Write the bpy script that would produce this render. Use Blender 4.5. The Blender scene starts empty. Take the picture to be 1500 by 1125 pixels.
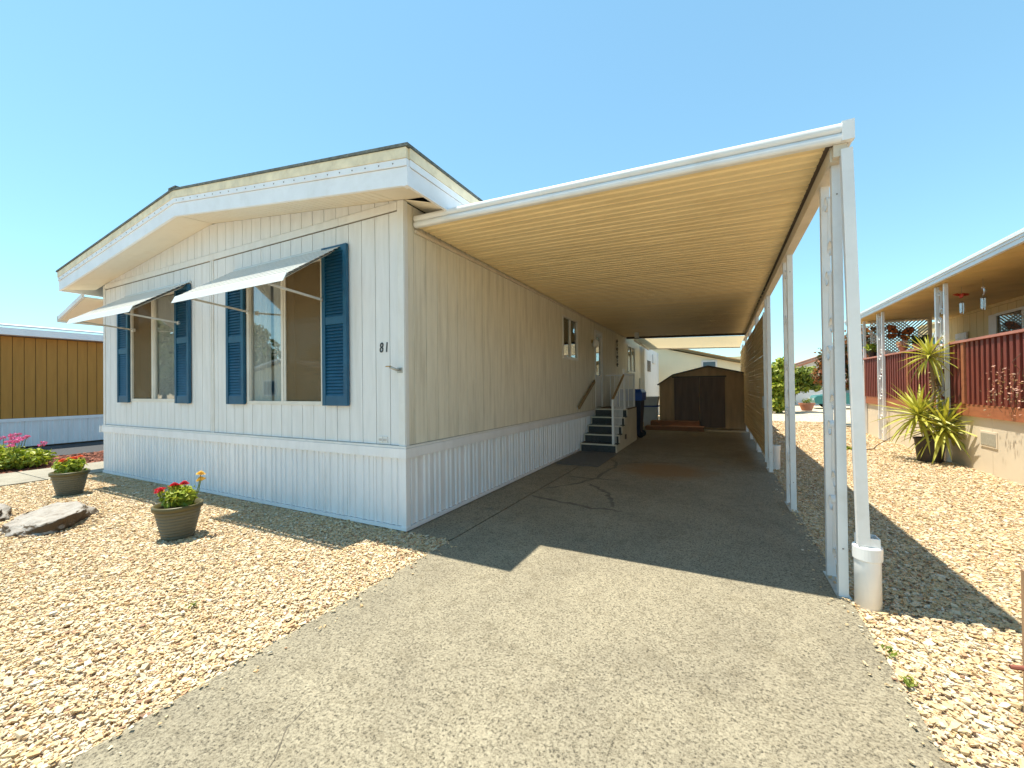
import bpy, bmesh, math, random
import numpy as np
from mathutils import Vector, Matrix, Euler

random.seed(7)
RNG = np.random.default_rng(11)
SC = bpy.context.scene
COL = SC.collection
PI = math.pi

# ------------------------------------------------------------------ camera
cd = bpy.data.cameras.new('camera')
cam = bpy.data.objects.new('camera', cd)
COL.objects.link(cam)
cd.sensor_width = 36.0
cd.lens = 597.8 / 1500 * 36.0
cd.clip_start = 0.05
cd.clip_end = 2000
cr = Vector((0.89044, 0.45496, -0.01136)); cu = Vector((0.01374, -0.00194, 0.9999)); cf = Vector((-0.4549, 0.89051, 0.00798))
cm = Matrix((cr, cu, -cf)).transposed().to_4x4()
cm.translation = (2.8752, -3.2210, 1.45)
cam.matrix_world = cm
SC.camera = cam

# ------------------------------------------------------------------ world, sun, exposure
SUN = Vector((-0.245, -0.030, 0.97)).normalized()
W = bpy.data.worlds.new('World'); SC.world = W; W.use_nodes = True
nt = W.node_tree; nt.nodes.clear()
sky = nt.nodes.new('ShaderNodeTexSky'); sky.sky_type = 'NISHITA'; sky.sun_disc = False
sky.sun_elevation = math.asin(SUN.z)
sky.sun_rotation = math.atan2(SUN.x, SUN.y) % (2 * PI)
sky.altitude = 50; sky.air_density = 1.0; sky.dust_density = 0.0; sky.ozone_density = 2.0
hs = nt.nodes.new('ShaderNodeMixRGB'); hs.blend_type = 'MULTIPLY'; hs.inputs[0].default_value = 1.0; hs.inputs[2].default_value = (0.535, 0.78, 0.79, 1)
bg = nt.nodes.new('ShaderNodeBackground'); bg.inputs['Strength'].default_value = 0.15
wo = nt.nodes.new('ShaderNodeOutputWorld')
gm = nt.nodes.new('ShaderNodeGamma'); gm.inputs[1].default_value = 0.68
nt.links.new(sky.outputs[0], gm.inputs[0]); nt.links.new(gm.outputs[0], hs.inputs[1]); nt.links.new(hs.outputs[0], bg.inputs[0]); nt.links.new(bg.outputs[0], wo.inputs[0])

sl = bpy.data.lights.new('sun', 'SUN'); sl.energy = 2.7; sl.angle = math.radians(0.53); sl.color = (1.0, 0.935, 0.80)
so = bpy.data.objects.new('sun', sl); COL.objects.link(so); so.location = SUN * 40
so.rotation_euler = SUN.to_track_quat('Z', 'Y').to_euler()

SC.view_settings.view_transform = 'Standard'; SC.view_settings.look = 'None'
SC.view_settings.gamma = 1.0; SC.view_settings.use_curve_mapping = False
SC.view_settings.exposure = 1.75
SC.render.engine = 'CYCLES'
SC.cycles.max_bounces = 10; SC.cycles.diffuse_bounces = 5; SC.cycles.glossy_bounces = 4
SC.cycles.transparent_max_bounces = 12

# ------------------------------------------------------------------ materials
def nodes(name):
    m = bpy.data.materials.new(name); m.use_nodes = True
    t = m.node_tree; b = t.nodes['Principled BSDF']
    return m, t, b

def posn(t, stretch=(1, 1, 1)):
    g = t.nodes.new('ShaderNodeNewGeometry')
    mp = t.nodes.new('ShaderNodeMapping'); mp.inputs['Scale'].default_value = stretch
    t.links.new(g.outputs['Position'], mp.inputs['Vector'])
    return mp.outputs[0], g

def ramp(t, stops):
    r = t.nodes.new('ShaderNodeValToRGB')
    e = r.color_ramp.elements
    while len(e) < len(stops): e.new(0.5)
    for k, (p, c) in enumerate(stops):
        e[k].position = p; e[k].color = (*c, 1) if len(c) == 3 else c
    return r

def noise(t, vec, scale, detail=4, rough=0.55, dist=0.0):
    n = t.nodes.new('ShaderNodeTexNoise'); n.inputs['Scale'].default_value = scale
    n.inputs['Detail'].default_value = detail; n.inputs['Roughness'].default_value = rough
    n.inputs['Distortion'].default_value = dist
    t.links.new(vec, n.inputs['Vector']); return n.outputs[0]

def mixc(t, mode, fac, a, b):
    m = t.nodes.new('ShaderNodeMixRGB'); m.blend_type = mode
    for s, v in ((0, fac), (1, a), (2, b)):
        if hasattr(v, 'default_value'): t.links.new(v, m.inputs[s])
        elif isinstance(v, (int, float)): m.inputs[s].default_value = v if s == 0 else (v, v, v, 1)
        else: m.inputs[s].default_value = (*v, 1)
    return m.outputs[0]

def bump(t, b, h, strength, dist=0.01):
    n = t.nodes.new('ShaderNodeBump'); n.inputs['Strength'].default_value = strength
    n.inputs['Distance'].default_value = dist
    t.links.new(h, n.inputs['Height']); t.links.new(n.outputs[0], b.inputs['Normal'])

def pm(name, col, rough=0.6, var=0.12, vs=4.0, stretch=(1, 1, 1), bs=60, bstr=0.0, bdist=0.004, bstretch=None,
       metal=0.0, spec=0.5, dirt=None, dirt_s=2.0, dirt_amt=0.5, dirt_stretch=(1, 1, 1), island=0.0):
    m, t, b = nodes(name)
    v, g = posn(t, stretch)
    n = noise(t, v, vs)
    lo = tuple(max(0, c * (1 - var)) for c in col); hi = tuple(min(1, c * (1 + var)) for c in col)
    r = ramp(t, [(0.3, lo), (0.7, hi)]); t.links.new(n, r.inputs[0])
    c = r.outputs[0]
    if island:
        ir = ramp(t, [(0, (1 - island,) * 3), (1, (1 + island,) * 3)])
        t.links.new(g.outputs['Random Per Island'], ir.inputs[0])
        c = mixc(t, 'MULTIPLY', 1.0, c, ir.outputs[0])
    if dirt:
        v2, _ = posn(t, dirt_stretch)
        n2 = noise(t, v2, dirt_s, 6, 0.65)
        r2 = ramp(t, [(0.48, (0, 0, 0)), (0.75, (dirt_amt,) * 3)]); t.links.new(n2, r2.inputs[0])
        c = mixc(t, 'MIX', r2.outputs[0], c, dirt)
    t.links.new(c, b.inputs['Base Color'])
    b.inputs['Roughness'].default_value = rough; b.inputs['Metallic'].default_value = metal
    b.inputs['Specular IOR Level'].default_value = spec
    if bstr:
        v3, _ = posn(t, bstretch or (1, 1, 1))
        bump(t, b, noise(t, v3, bs, 5, 0.6), bstr, bdist)
    return m

M = {}
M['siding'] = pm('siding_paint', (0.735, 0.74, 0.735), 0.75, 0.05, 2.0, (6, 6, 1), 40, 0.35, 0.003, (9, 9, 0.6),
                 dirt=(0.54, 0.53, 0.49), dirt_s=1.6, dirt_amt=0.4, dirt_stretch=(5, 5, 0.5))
M['siding_side'] = pm('side_siding_bounce_tint', (0.75, 0.705, 0.58), 0.8, 0.07, 2.0, (6, 6, 1), 40, 0.4, 0.003, (9, 9, 0.6),  # siding paint copy, yellow carport bounce put into its colour; streaks are stain
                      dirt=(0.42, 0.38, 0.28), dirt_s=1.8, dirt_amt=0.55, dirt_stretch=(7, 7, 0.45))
M['gap'] = pm('joint_backing_board', (0.30, 0.27, 0.21), 0.9, 0.2)  # grey-brown backing seen through the siding joints
M['trim'] = pm('trim_paint', (0.74, 0.735, 0.71), 0.6, 0.05, 3.0, (3, 3, 1), 80, 0.15, 0.002,
               dirt=(0.55, 0.50, 0.40), dirt_s=3, dirt_amt=0.3)
M['skirt'] = pm('skirt_metal', (0.80, 0.81, 0.83), 0.42, 0.04, 2.0, (3, 3, 1), 30, 0.08, 0.002,
                dirt=(0.55, 0.54, 0.50), dirt_s=2, dirt_amt=0.25, dirt_stretch=(4, 4, 0.6))
M['fascia'] = pm('fascia_paint', (0.84, 0.85, 0.87), 0.45, 0.04, 3.0, dirt=(0.5, 0.47, 0.4), dirt_s=5, dirt_amt=0.2)
M['drip'] = pm('roof_edge_board', (0.84, 0.73, 0.52), 0.75, 0.15, 6.0, (1, 1, 1), 60, 0.2, 0.003,
               dirt=(0.55, 0.44, 0.26), dirt_s=9, dirt_amt=0.5)
M['soffit'] = pm('soffit_paint', (0.80, 0.725, 0.58), 0.7, 0.05, 3.0, dirt=(0.55, 0.45, 0.3), dirt_s=3, dirt_amt=0.35)
M['shingle'] = pm('roof_shingle', (0.11, 0.13, 0.12), 0.95, 0.4, 30, (1, 1, 1), 90, 0.8, 0.01)
M['rivet'] = pm('rivet_steel', (0.25, 0.24, 0.22), 0.5, 0.1, metal=0.4)
M['blue'] = pm('shutter_blue', (0.006, 0.078, 0.155), 0.45, 0.12, 8, dirt=(0.012, 0.12, 0.21), dirt_s=6, dirt_amt=0.5)
M['frame'] = pm('window_aluminium', (0.68, 0.66, 0.60), 0.4, 0.08)
M['awning'] = pm('awning_enamel', (0.60, 0.61, 0.59), 0.22, 0.03, 4, dirt=(0.6, 0.58, 0.5), dirt_s=6, dirt_amt=0.25)
M['roofpan'] = pm('carport_pan_metal', (0.86, 0.69, 0.39), 0.55, 0.08, 2.5, (0.5, 3, 1), 170, 0.45, 0.004, (1, 1.0, 1),
                  dirt=(0.66, 0.47, 0.20), dirt_s=2.2, dirt_amt=0.3, dirt_stretch=(0.8, 1.5, 1))
M['white_metal'] = pm('white_enamel_metal', (0.76, 0.765, 0.76), 0.4, 0.04, 3, dirt=(0.5, 0.46, 0.38), dirt_s=5, dirt_amt=0.25)
M['beam'] = pm('beam_enamel', (0.66, 0.58, 0.46), 0.5, 0.08, 3, dirt=(0.4, 0.33, 0.22), dirt_s=4, dirt_amt=0.4)
M['dark_trim'] = pm('dark_bronze', (0.10, 0.07, 0.045), 0.6, 0.2)
M['pvc'] = pm('white_pvc', (0.82, 0.815, 0.80), 0.3, 0.02, 5, dirt=(0.6, 0.56, 0.48), dirt_s=4, dirt_amt=0.25)
M['lath'] = pm('lath_wood', (0.74, 0.55, 0.28), 0.8, 0.25, 6, (1, 4, 8), 60, 0.3, 0.003)
M['dark_room'] = pm('room_wall', (0.16, 0.14, 0.12), 0.9, 0.1)
M['curtain'] = pm('sheer_curtain', (0.78, 0.77, 0.74), 0.9, 0.05)
M['screen'] = pm('insect_screen', (0.185, 0.130, 0.060), 0.9, 0.08, 60, (1, 1, 6))
def screen_mat():
    m = M['screen']; t = m.node_tree; b = t.nodes['Principled BSDF']
    v, g = posn(t)
    tr = t.nodes.new('ShaderNodeBsdfTransparent'); mx = t.nodes.new('ShaderNodeMixShader')
    n = noise(t, v, 1.2, 2, 0.5); r = ramp(t, [(0.2, (0.50,) * 3), (0.8, (0.60,) * 3)]); t.links.new(n, r.inputs[0])
    t.links.new(r.outputs[0], mx.inputs[0]); t.links.new(tr.outputs[0], mx.inputs[1]); t.links.new(b.outputs[0], mx.inputs[2])
    t.links.new(mx.outputs[0], t.nodes['Material Output'].inputs[0])
screen_mat()
M['blind'] = pm('window_blind', (0.45, 0.36, 0.22), 0.8, 0.1)
M['door'] = pm('door_paint', (0.74, 0.74, 0.72), 0.5, 0.04)
M['brass'] = pm('brass', (0.5, 0.38, 0.18), 0.3, 0.05, metal=1.0)
M['galv'] = pm('galvanised_pipe', (0.45, 0.45, 0.42), 0.4, 0.15, 20, metal=0.7)
M['carpet'] = pm('outdoor_carpet', (0.058, 0.066, 0.070), 0.95, 0.25, 40, bs=400, bstr=0.5)
M['mat_grey'] = pm('grey_floor_mat', (0.12, 0.12, 0.115), 0.95, 0.2, 30, bs=300, bstr=0.5)
M['nosing'] = pm('step_nosing', (0.62, 0.57, 0.46), 0.5, 0.1)
M['stringer'] = pm('step_side_paint', (0.55, 0.50, 0.39), 0.7, 0.1, 2)
M['brown_mat'] = pm('coir_mat', (0.13, 0.075, 0.035), 0.95, 0.3, 60)
M['handwood'] = pm('handrail_wood', (0.30, 0.20, 0.09), 0.6, 0.2, 8)
M['bin_blue'] = pm('blue_plastic', (0.015, 0.08, 0.38), 0.4, 0.1)
M['bin_dark'] = pm('navy_plastic', (0.012, 0.017, 0.045), 0.45, 0.1)
M['cooler'] = pm('white_plastic', (0.62, 0.68, 0.74), 0.4, 0.05)
M['shed'] = pm('shed_brown_steel', (0.44, 0.30, 0.165), 0.55, 0.15, 2, (4, 4, 0.6))
M['shed_door'] = pm('shed_door_steel', (0.13, 0.08, 0.058), 0.5, 0.2, 2, (4, 4, 0.6))
M['shed_roof'] = pm('shed_roof_steel', (0.045, 0.04, 0.03), 0.5, 0.2)
M['redwood_step'] = pm('step_wood', (0.24, 0.11, 0.055), 0.75, 0.2, 4, (1, 8, 8))
M['pot'] = pm('olive_pot_resin', (0.108, 0.10, 0.064), 0.5, 0.10, 6)
M['pot_rim'] = pm('olive_pot_rim', (0.085, 0.07, 0.022), 0.45, 0.08)
M['soil'] = pm('potting_soil', (0.035, 0.024, 0.016), 0.95, 0.4, 40, bs=90, bstr=0.8, bdist=0.02)
M['black_pot'] = pm('nursery_pot', (0.035, 0.026, 0.02), 0.5, 0.2)
M['terra'] = pm('terracotta', (0.48, 0.20, 0.12), 0.8, 0.1)
M['tan_siding'] = pm('tan_siding', (0.43, 0.205, 0.038), 0.8, 0.08, 2, (6, 6, 0.8), 40, 0.3, 0.003, (9, 9, 0.6))
M['tan_gap'] = pm('tan_joint', (0.14, 0.085, 0.03), 0.9, 0.1)
M['plaster'] = pm('cream_plaster', (0.70, 0.60, 0.45), 0.85, 0.05, 2, bs=120, bstr=0.25)
M['vent'] = pm('foundation_vent', (0.40, 0.37, 0.29), 0.6, 0.15, 60)
M['deckboard'] = pm('deck_fascia_stain', (0.38, 0.13, 0.055), 0.65, 0.12, 3, (6, 1, 6))
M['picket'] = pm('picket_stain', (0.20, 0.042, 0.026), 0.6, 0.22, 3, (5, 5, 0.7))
M['picket_back'] = pm('picket_gap_shade', (0.05, 0.007, 0.008), 0.7, 0.2, 3, (5, 5, 0.7))  # darker picket copy, shade of the gaps put into its colour
M['railcap'] = pm('rail_cap_stain', (0.50, 0.20, 0.14), 0.6, 0.12, 3)
M['cream_board'] = pm('cream_board', (0.70, 0.56, 0.29), 0.75, 0.06, 2, (5, 5, 0.7))
M['porch_ceiling'] = pm('porch_ceiling', (0.62, 0.44, 0.17), 0.7, 0.1, 2)
M['cream_wall'] = pm('cream_wall', (0.86, 0.77, 0.54), 0.8, 0.05, 1)
M['orange_roof'] = pm('tan_roof', (0.55, 0.35, 0.16), 0.85, 0.1, 3)
M['olive_roof'] = pm('olive_roof', (0.20, 0.17, 0.09), 0.9, 0.2, 4)
M['white_wall'] = pm('white_wall', (0.76, 0.77, 0.80), 0.8, 0.04, 1)
M['brown_eave'] = pm('brown_eave', (0.30, 0.16, 0.11), 0.7, 0.15)
M['teal_car'] = pm('teal_car_paint', (0.03, 0.20, 0.20), 0.25, 0.05)
M['car_glass'] = pm('car_glass', (0.10, 0.16, 0.20), 0.08, 0.05)
M['tyre'] = pm('tyre_rubber', (0.02, 0.02, 0.02), 0.8, 0.1)
M['chrome'] = pm('chrome', (0.6, 0.6, 0.6), 0.2, 0.02, metal=1.0)
M['number'] = pm('black_number_enamel', (0.02, 0.022, 0.024), 0.4, 0.05)
M['post_wood'] = pm('post_wood', (0.36, 0.21, 0.11), 0.8, 0.25, 5, (14, 14, 0.8), 40, 0.4, 0.004, (12, 12, 0.7))
M['rust'] = pm('rusty_iron', (0.20, 0.055, 0.03), 0.7, 0.3, 30)
M['bark'] = pm('bark', (0.13, 0.085, 0.055), 0.9, 0.35, 10, (3, 3, 1), 40, 0.7, 0.01)
M['yucca_trunk'] = pm('yucca_trunk', (0.26, 0.19, 0.11), 0.9, 0.3, 20, (1, 1, 4), 40, 0.6, 0.01)
M['asphalt'] = pm('asphalt', (0.05, 0.052, 0.056), 0.9, 0.15, 40, bs=200, bstr=0.5)
M['earth'] = pm('bare_earth', (0.44, 0.33, 0.20), 0.95, 0.3, 3, bs=40, bstr=0.6, bdist=0.02)
M['mulch'] = pm('red_bark_mulch', (0.20, 0.075, 0.045), 0.95, 0.5, 25, island=0.6)
M['litter'] = pm('leaf_litter', (0.10, 0.062, 0.03), 0.95, 0.5, 30, island=0.6)
M['tar'] = pm('dark_damp_stain', (0.135, 0.115, 0.085), 0.9, 0.25, 14)
M['orange_wing'] = pm('orange_wing', (0.50, 0.13, 0.025), 0.5, 0.15, 20)
M['black_wing'] = pm('black_wing', (0.03, 0.028, 0.03), 0.5, 0.2, 20)
M['red_orn'] = pm('red_ornament', (0.55, 0.05, 0.03), 0.4, 0.1)
M['chime'] = pm('chime_tube', (0.65, 0.65, 0.66), 0.25, 0.05, metal=0.8)
M['dark_deco'] = pm('dark_iron', (0.10, 0.085, 0.05), 0.5, 0.2)
M['translucent'] = None
def fib():
    m, t, b = nodes('fibreglass_roof')
    b.inputs['Base Color'].default_value = (0.80, 0.72, 0.56, 1); b.inputs['Roughness'].default_value = 0.6
    tr = t.nodes.new('ShaderNodeBsdfTranslucent'); tr.inputs[0].default_value = (0.85, 0.78, 0.62, 1)
    mx = t.nodes.new('ShaderNodeMixShader'); mx.inputs[0].default_value = 0.55
    o = t.nodes['Material Output']
    t.links.new(b.outputs[0], mx.inputs[1]); t.links.new(tr.outputs[0], mx.inputs[2]); t.links.new(mx.outputs[0], o.inputs[0])
    return m
M['translucent'] = fib()

def glass_mat(name, ior=1.9, tint=(0.9, 0.92, 0.92)):
    m, t, b = nodes(name)
    t.nodes.remove(b)
    tr = t.nodes.new('ShaderNodeBsdfTransparent'); tr.inputs[0].default_value = (*tint, 1)
    gl = t.nodes.new('ShaderNodeBsdfGlossy'); gl.inputs['Roughness'].default_value = 0.01
    lw = t.nodes.new('ShaderNodeLayerWeight'); lw.inputs[0].default_value = 0.5
    pw = t.nodes.new('ShaderNodeMath'); pw.operation = 'POWER'; pw.inputs[1].default_value = 4.0
    t.links.new(lw.outputs['Facing'], pw.inputs[0])
    fr = t.nodes.new('ShaderNodeMath'); fr.operation = 'MULTIPLY_ADD'; fr.inputs[1].default_value = 1 - ior; fr.inputs[2].default_value = ior
    t.links.new(pw.outputs[0], fr.inputs[0])
    mx = t.nodes.new('ShaderNodeMixShader')
    t.links.new(fr.outputs[0], mx.inputs[0]); t.links.new(tr.outputs[0], mx.inputs[1]); t.links.new(gl.outputs[0], mx.inputs[2])
    t.links.new(mx.outputs[0], t.nodes['Material Output'].inputs[0])
    return m
M['glass'] = glass_mat('window_glass', 0.15)

def leaf_mat(name, stops, transl=0.35, rough=0.5):
    m, t, b = nodes(name)
    v, g = posn(t)
    r = ramp(t, stops); t.links.new(g.outputs['Random Per Island'], r.inputs[0])
    t.links.new(r.outputs[0], b.inputs['Base Color']); b.inputs['Roughness'].default_value = rough
    tr = t.nodes.new('ShaderNodeBsdfTranslucent')
    mul = mixc(t, 'MULTIPLY', 1.0, r.outputs[0], (1.3, 1.25, 0.6))
    t.links.new(mul, tr.inputs[0])
    mx = t.nodes.new('ShaderNodeMixShader'); mx.inputs[0].default_value = transl
    t.links.new(b.outputs[0], mx.inputs[1]); t.links.new(tr.outputs[0], mx.inputs[2])
    t.links.new(mx.outputs[0], t.nodes['Material Output'].inputs[0])
    return m
M['leaf_lime'] = leaf_mat('lime_leaf', [(0, (0.12, 0.19, 0.015)), (0.5, (0.29, 0.36, 0.03)), (1, (0.46, 0.48, 0.07))])
M['leaf_green'] = leaf_mat('green_leaf', [(0, (0.08, 0.12, 0.015)), (0.5, (0.19, 0.25, 0.03)), (1, (0.36, 0.37, 0.08))])
M['leaf_dark'] = leaf_mat('dark_leaf', [(0, (0.02, 0.045, 0.012)), (0.6, (0.05, 0.09, 0.02)), (1, (0.11, 0.14, 0.04))])
M['leaf_red'] = leaf_mat('bronze_leaf', [(0, (0.05, 0.07, 0.02)), (0.45, (0.12, 0.09, 0.03)), (0.7, (0.28, 0.10, 0.04)), (1, (0.38, 0.15, 0.06))])
M['leaf_yucca'] = leaf_mat('yucca_leaf', [(0, (0.24, 0.28, 0.03)), (0.5, (0.42, 0.43, 0.07)), (1, (0.55, 0.50, 0.14))], 0.25)
M['leaf_dry'] = leaf_mat('dry_leaf', [(0, (0.28, 0.20, 0.10)), (1, (0.45, 0.34, 0.17))], 0.2)
M['pink'] = leaf_mat('pink_petal', [(0, (0.50, 0.05, 0.22)), (1, (0.72, 0.16, 0.42))], 0.25)
M['red'] = leaf_mat('red_petal', [(0, (0.42, 0.015, 0.03)), (1, (0.62, 0.03, 0.06))], 0.25)
M['scarlet'] = leaf_mat('scarlet_petal', [(0, (0.60, 0.09, 0.03)), (1, (0.75, 0.16, 0.05))], 0.25)
M['yellow'] = leaf_mat('yellow_petal', [(0, (0.70, 0.40, 0.05)), (1, (0.80, 0.62, 0.16))], 0.25)
M['peach'] = leaf_mat('peach_petal', [(0, (0.55, 0.25, 0.18)), (1, (0.75, 0.50, 0.38))], 0.25)

def gravel_mat():
    m, t, b = nodes('gravel_stone')
    v, g = posn(t)
    st = [(0.0, (0.57, 0.43, 0.25)), (0.22, (0.61, 0.49, 0.32)), (0.40, (0.63, 0.54, 0.39)), (0.56, (0.58, 0.44, 0.25)),
          (0.68, (0.64, 0.585, 0.48)), (0.75, (0.55, 0.37, 0.19)), (0.82, (0.60, 0.48, 0.32)), (0.91, (0.48, 0.385, 0.27)), (0.955, (0.48, 0.29, 0.17)), (0.987, (0.26, 0.15, 0.09))]
    r = ramp(t, st); r.color_ramp.interpolation = 'CONSTANT'
    t.links.new(g.outputs['Random Per Island'], r.inputs[0])
    n = noise(t, v, 55, 4, 0.6)
    r2 = ramp(t, [(0.3, (0.82, 0.79, 0.74)), (0.7, (1.08, 1.06, 1.02))]); t.links.new(n, r2.inputs[0])
    t.links.new(mixc(t, 'MULTIPLY', 1.0, r.outputs[0], r2.outputs[0]), b.inputs['Base Color'])
    b.inputs['Roughness'].default_value = 0.7
    bump(t, b, noise(t, v, 130, 4, 0.6), 0.35, 0.004)
    return m
M['gravel'] = gravel_mat()

def gravel_far():
    m, t, b = nodes('gravel_bed')
    v, g = posn(t)
    vo = t.nodes.new('ShaderNodeTexVoronoi'); vo.inputs['Scale'].default_value = 26
    t.links.new(v, vo.inputs['Vector'])
    sp = t.nodes.new('ShaderNodeSeparateColor'); t.links.new(vo.outputs['Color'], sp.inputs[0])
    r = ramp(t, [(0.0, (0.56, 0.44, 0.27)), (0.3, (0.64, 0.54, 0.38)), (0.55, (0.68, 0.61, 0.50)), (0.8, (0.58, 0.40, 0.22)), (0.93, (0.40, 0.30, 0.22))])
    t.links.new(sp.outputs[0], r.inputs[0])
    t.links.new(r.outputs[0], b.inputs['Base Color']); b.inputs['Roughness'].default_value = 0.85
    iv = t.nodes.new('ShaderNodeMath'); iv.operation = 'MULTIPLY'; iv.inputs[1].default_value = -1
    t.links.new(vo.outputs['Distance'], iv.inputs[0])
    bump(t, b, iv.outputs[0], 0.9, 0.03)
    return m
M['gravel_far'] = gravel_far()

def concrete(name, lo, mid, hi, spots=()):
    m, t, b = nodes(name)
    v, g = posn(t)
    vo = t.nodes.new('ShaderNodeTexVoronoi'); vo.inputs['Scale'].default_value = 80; t.links.new(v, vo.inputs['Vector'])
    sp = t.nodes.new('ShaderNodeSeparateColor'); t.links.new(vo.outputs['Color'], sp.inputs[0])
    nf = noise(t, v, 85, 6, 0.82)
    n1 = t.nodes.new('ShaderNodeMath'); n1.operation = 'MULTIPLY_ADD'; n1.inputs[1].default_value = 0.13
    t.links.new(sp.outputs[0], n1.inputs[0]); t.links.new(nf, n1.inputs[2]); n1 = n1.outputs[0]
    r1 = ramp(t, [(0.44, lo), (0.525, mid), (0.70, hi)]); t.links.new(n1, r1.inputs[0])
    n2 = noise(t, v, 1.3, 6, 0.6, 0.6)
    r2 = ramp(t, [(0.28, (0.80, 0.78, 0.76)), (0.72, (1.12, 1.10, 1.06))]); t.links.new(n2, r2.inputs[0])
    c = mixc(t, 'MULTIPLY', 1.0, r1.outputs[0], r2.outputs[0])
    n3 = noise(t, v, 7, 5, 0.65)
    r3 = ramp(t, [(0.50, (1, 1, 1)), (0.72, (0.76, 0.74, 0.70))]); t.links.new(n3, r3.inputs[0])
    c = mixc(t, 'MULTIPLY', 0.8, c, r3.outputs[0])
    for (x, y, rad, col, amt) in spots:
        d = t.nodes.new('ShaderNodeVectorMath'); d.operation = 'DISTANCE'
        d.inputs[1].default_value = (x, y, 0); t.links.new(g.outputs['Position'], d.inputs[0])
        nn = noise(t, v, 3.2, 4, 0.6)
        ad = t.nodes.new('ShaderNodeMath'); ad.operation = 'MULTIPLY_ADD'; ad.inputs[1].default_value = -rad * 1.3
        t.links.new(nn, ad.inputs[0]); t.links.new(d.outputs['Value'], ad.inputs[2])
        rr = ramp(t, [(0.0, (amt,) * 3), (1.0, (0, 0, 0))]); rr.color_ramp.elements[1].position = min(1.0, rad)
        t.links.new(ad.outputs[0], rr.inputs[0])
        c = mixc(t, 'MIX', rr.outputs[0], c, col)
    t.links.new(c, b.inputs['Base Color']); b.inputs['Roughness'].default_value = 0.88
    bump(t, b, n1, 0.7, 0.004)
    return m
M['drive'] = concrete('driveway_concrete', (0.052, 0.045, 0.031), (0.212, 0.188, 0.133), (0.355, 0.322, 0.236),
                      [(2.0, 4.2, 0.55, (0.25, 0.13, 0.04), 0.75), (1.3, 7.6, 0.9, (0.16, 0.12, 0.08), 0.5), (2.4, 9.0, 0.9, (0.14, 0.10, 0.07), 0.5)])
M['walk'] = concrete('walk_concrete', (0.22, 0.205, 0.155), (0.28, 0.26, 0.21), (0.34, 0.32, 0.26))

def rock_mat():
    m, t, b = nodes('boulder_stone')
    v, g = posn(t)
    r = ramp(t, [(0.30, (0.14, 0.115, 0.09)), (0.42, (0.28, 0.25, 0.215)), (0.60, (0.36, 0.335, 0.30)), (0.75, (0.22, 0.175, 0.13))])
    t.links.new(noise(t, v, 9, 7, 0.65, 0.5), r.inputs[0])
    # brown flanks: darker colour mixed in where the surface turns steep
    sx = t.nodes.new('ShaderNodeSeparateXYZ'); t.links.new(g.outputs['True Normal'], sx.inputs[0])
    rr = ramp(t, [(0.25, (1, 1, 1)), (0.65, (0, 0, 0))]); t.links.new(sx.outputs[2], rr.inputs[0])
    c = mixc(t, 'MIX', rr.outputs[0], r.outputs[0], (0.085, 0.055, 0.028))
    t.links.new(c, b.inputs['Base Color']); b.inputs['Roughness'].default_value = 0.85
    bump(t, b, noise(t, v, 30, 7, 0.7), 0.8, 0.02)
    return m
M['rock'] = rock_mat()

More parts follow.
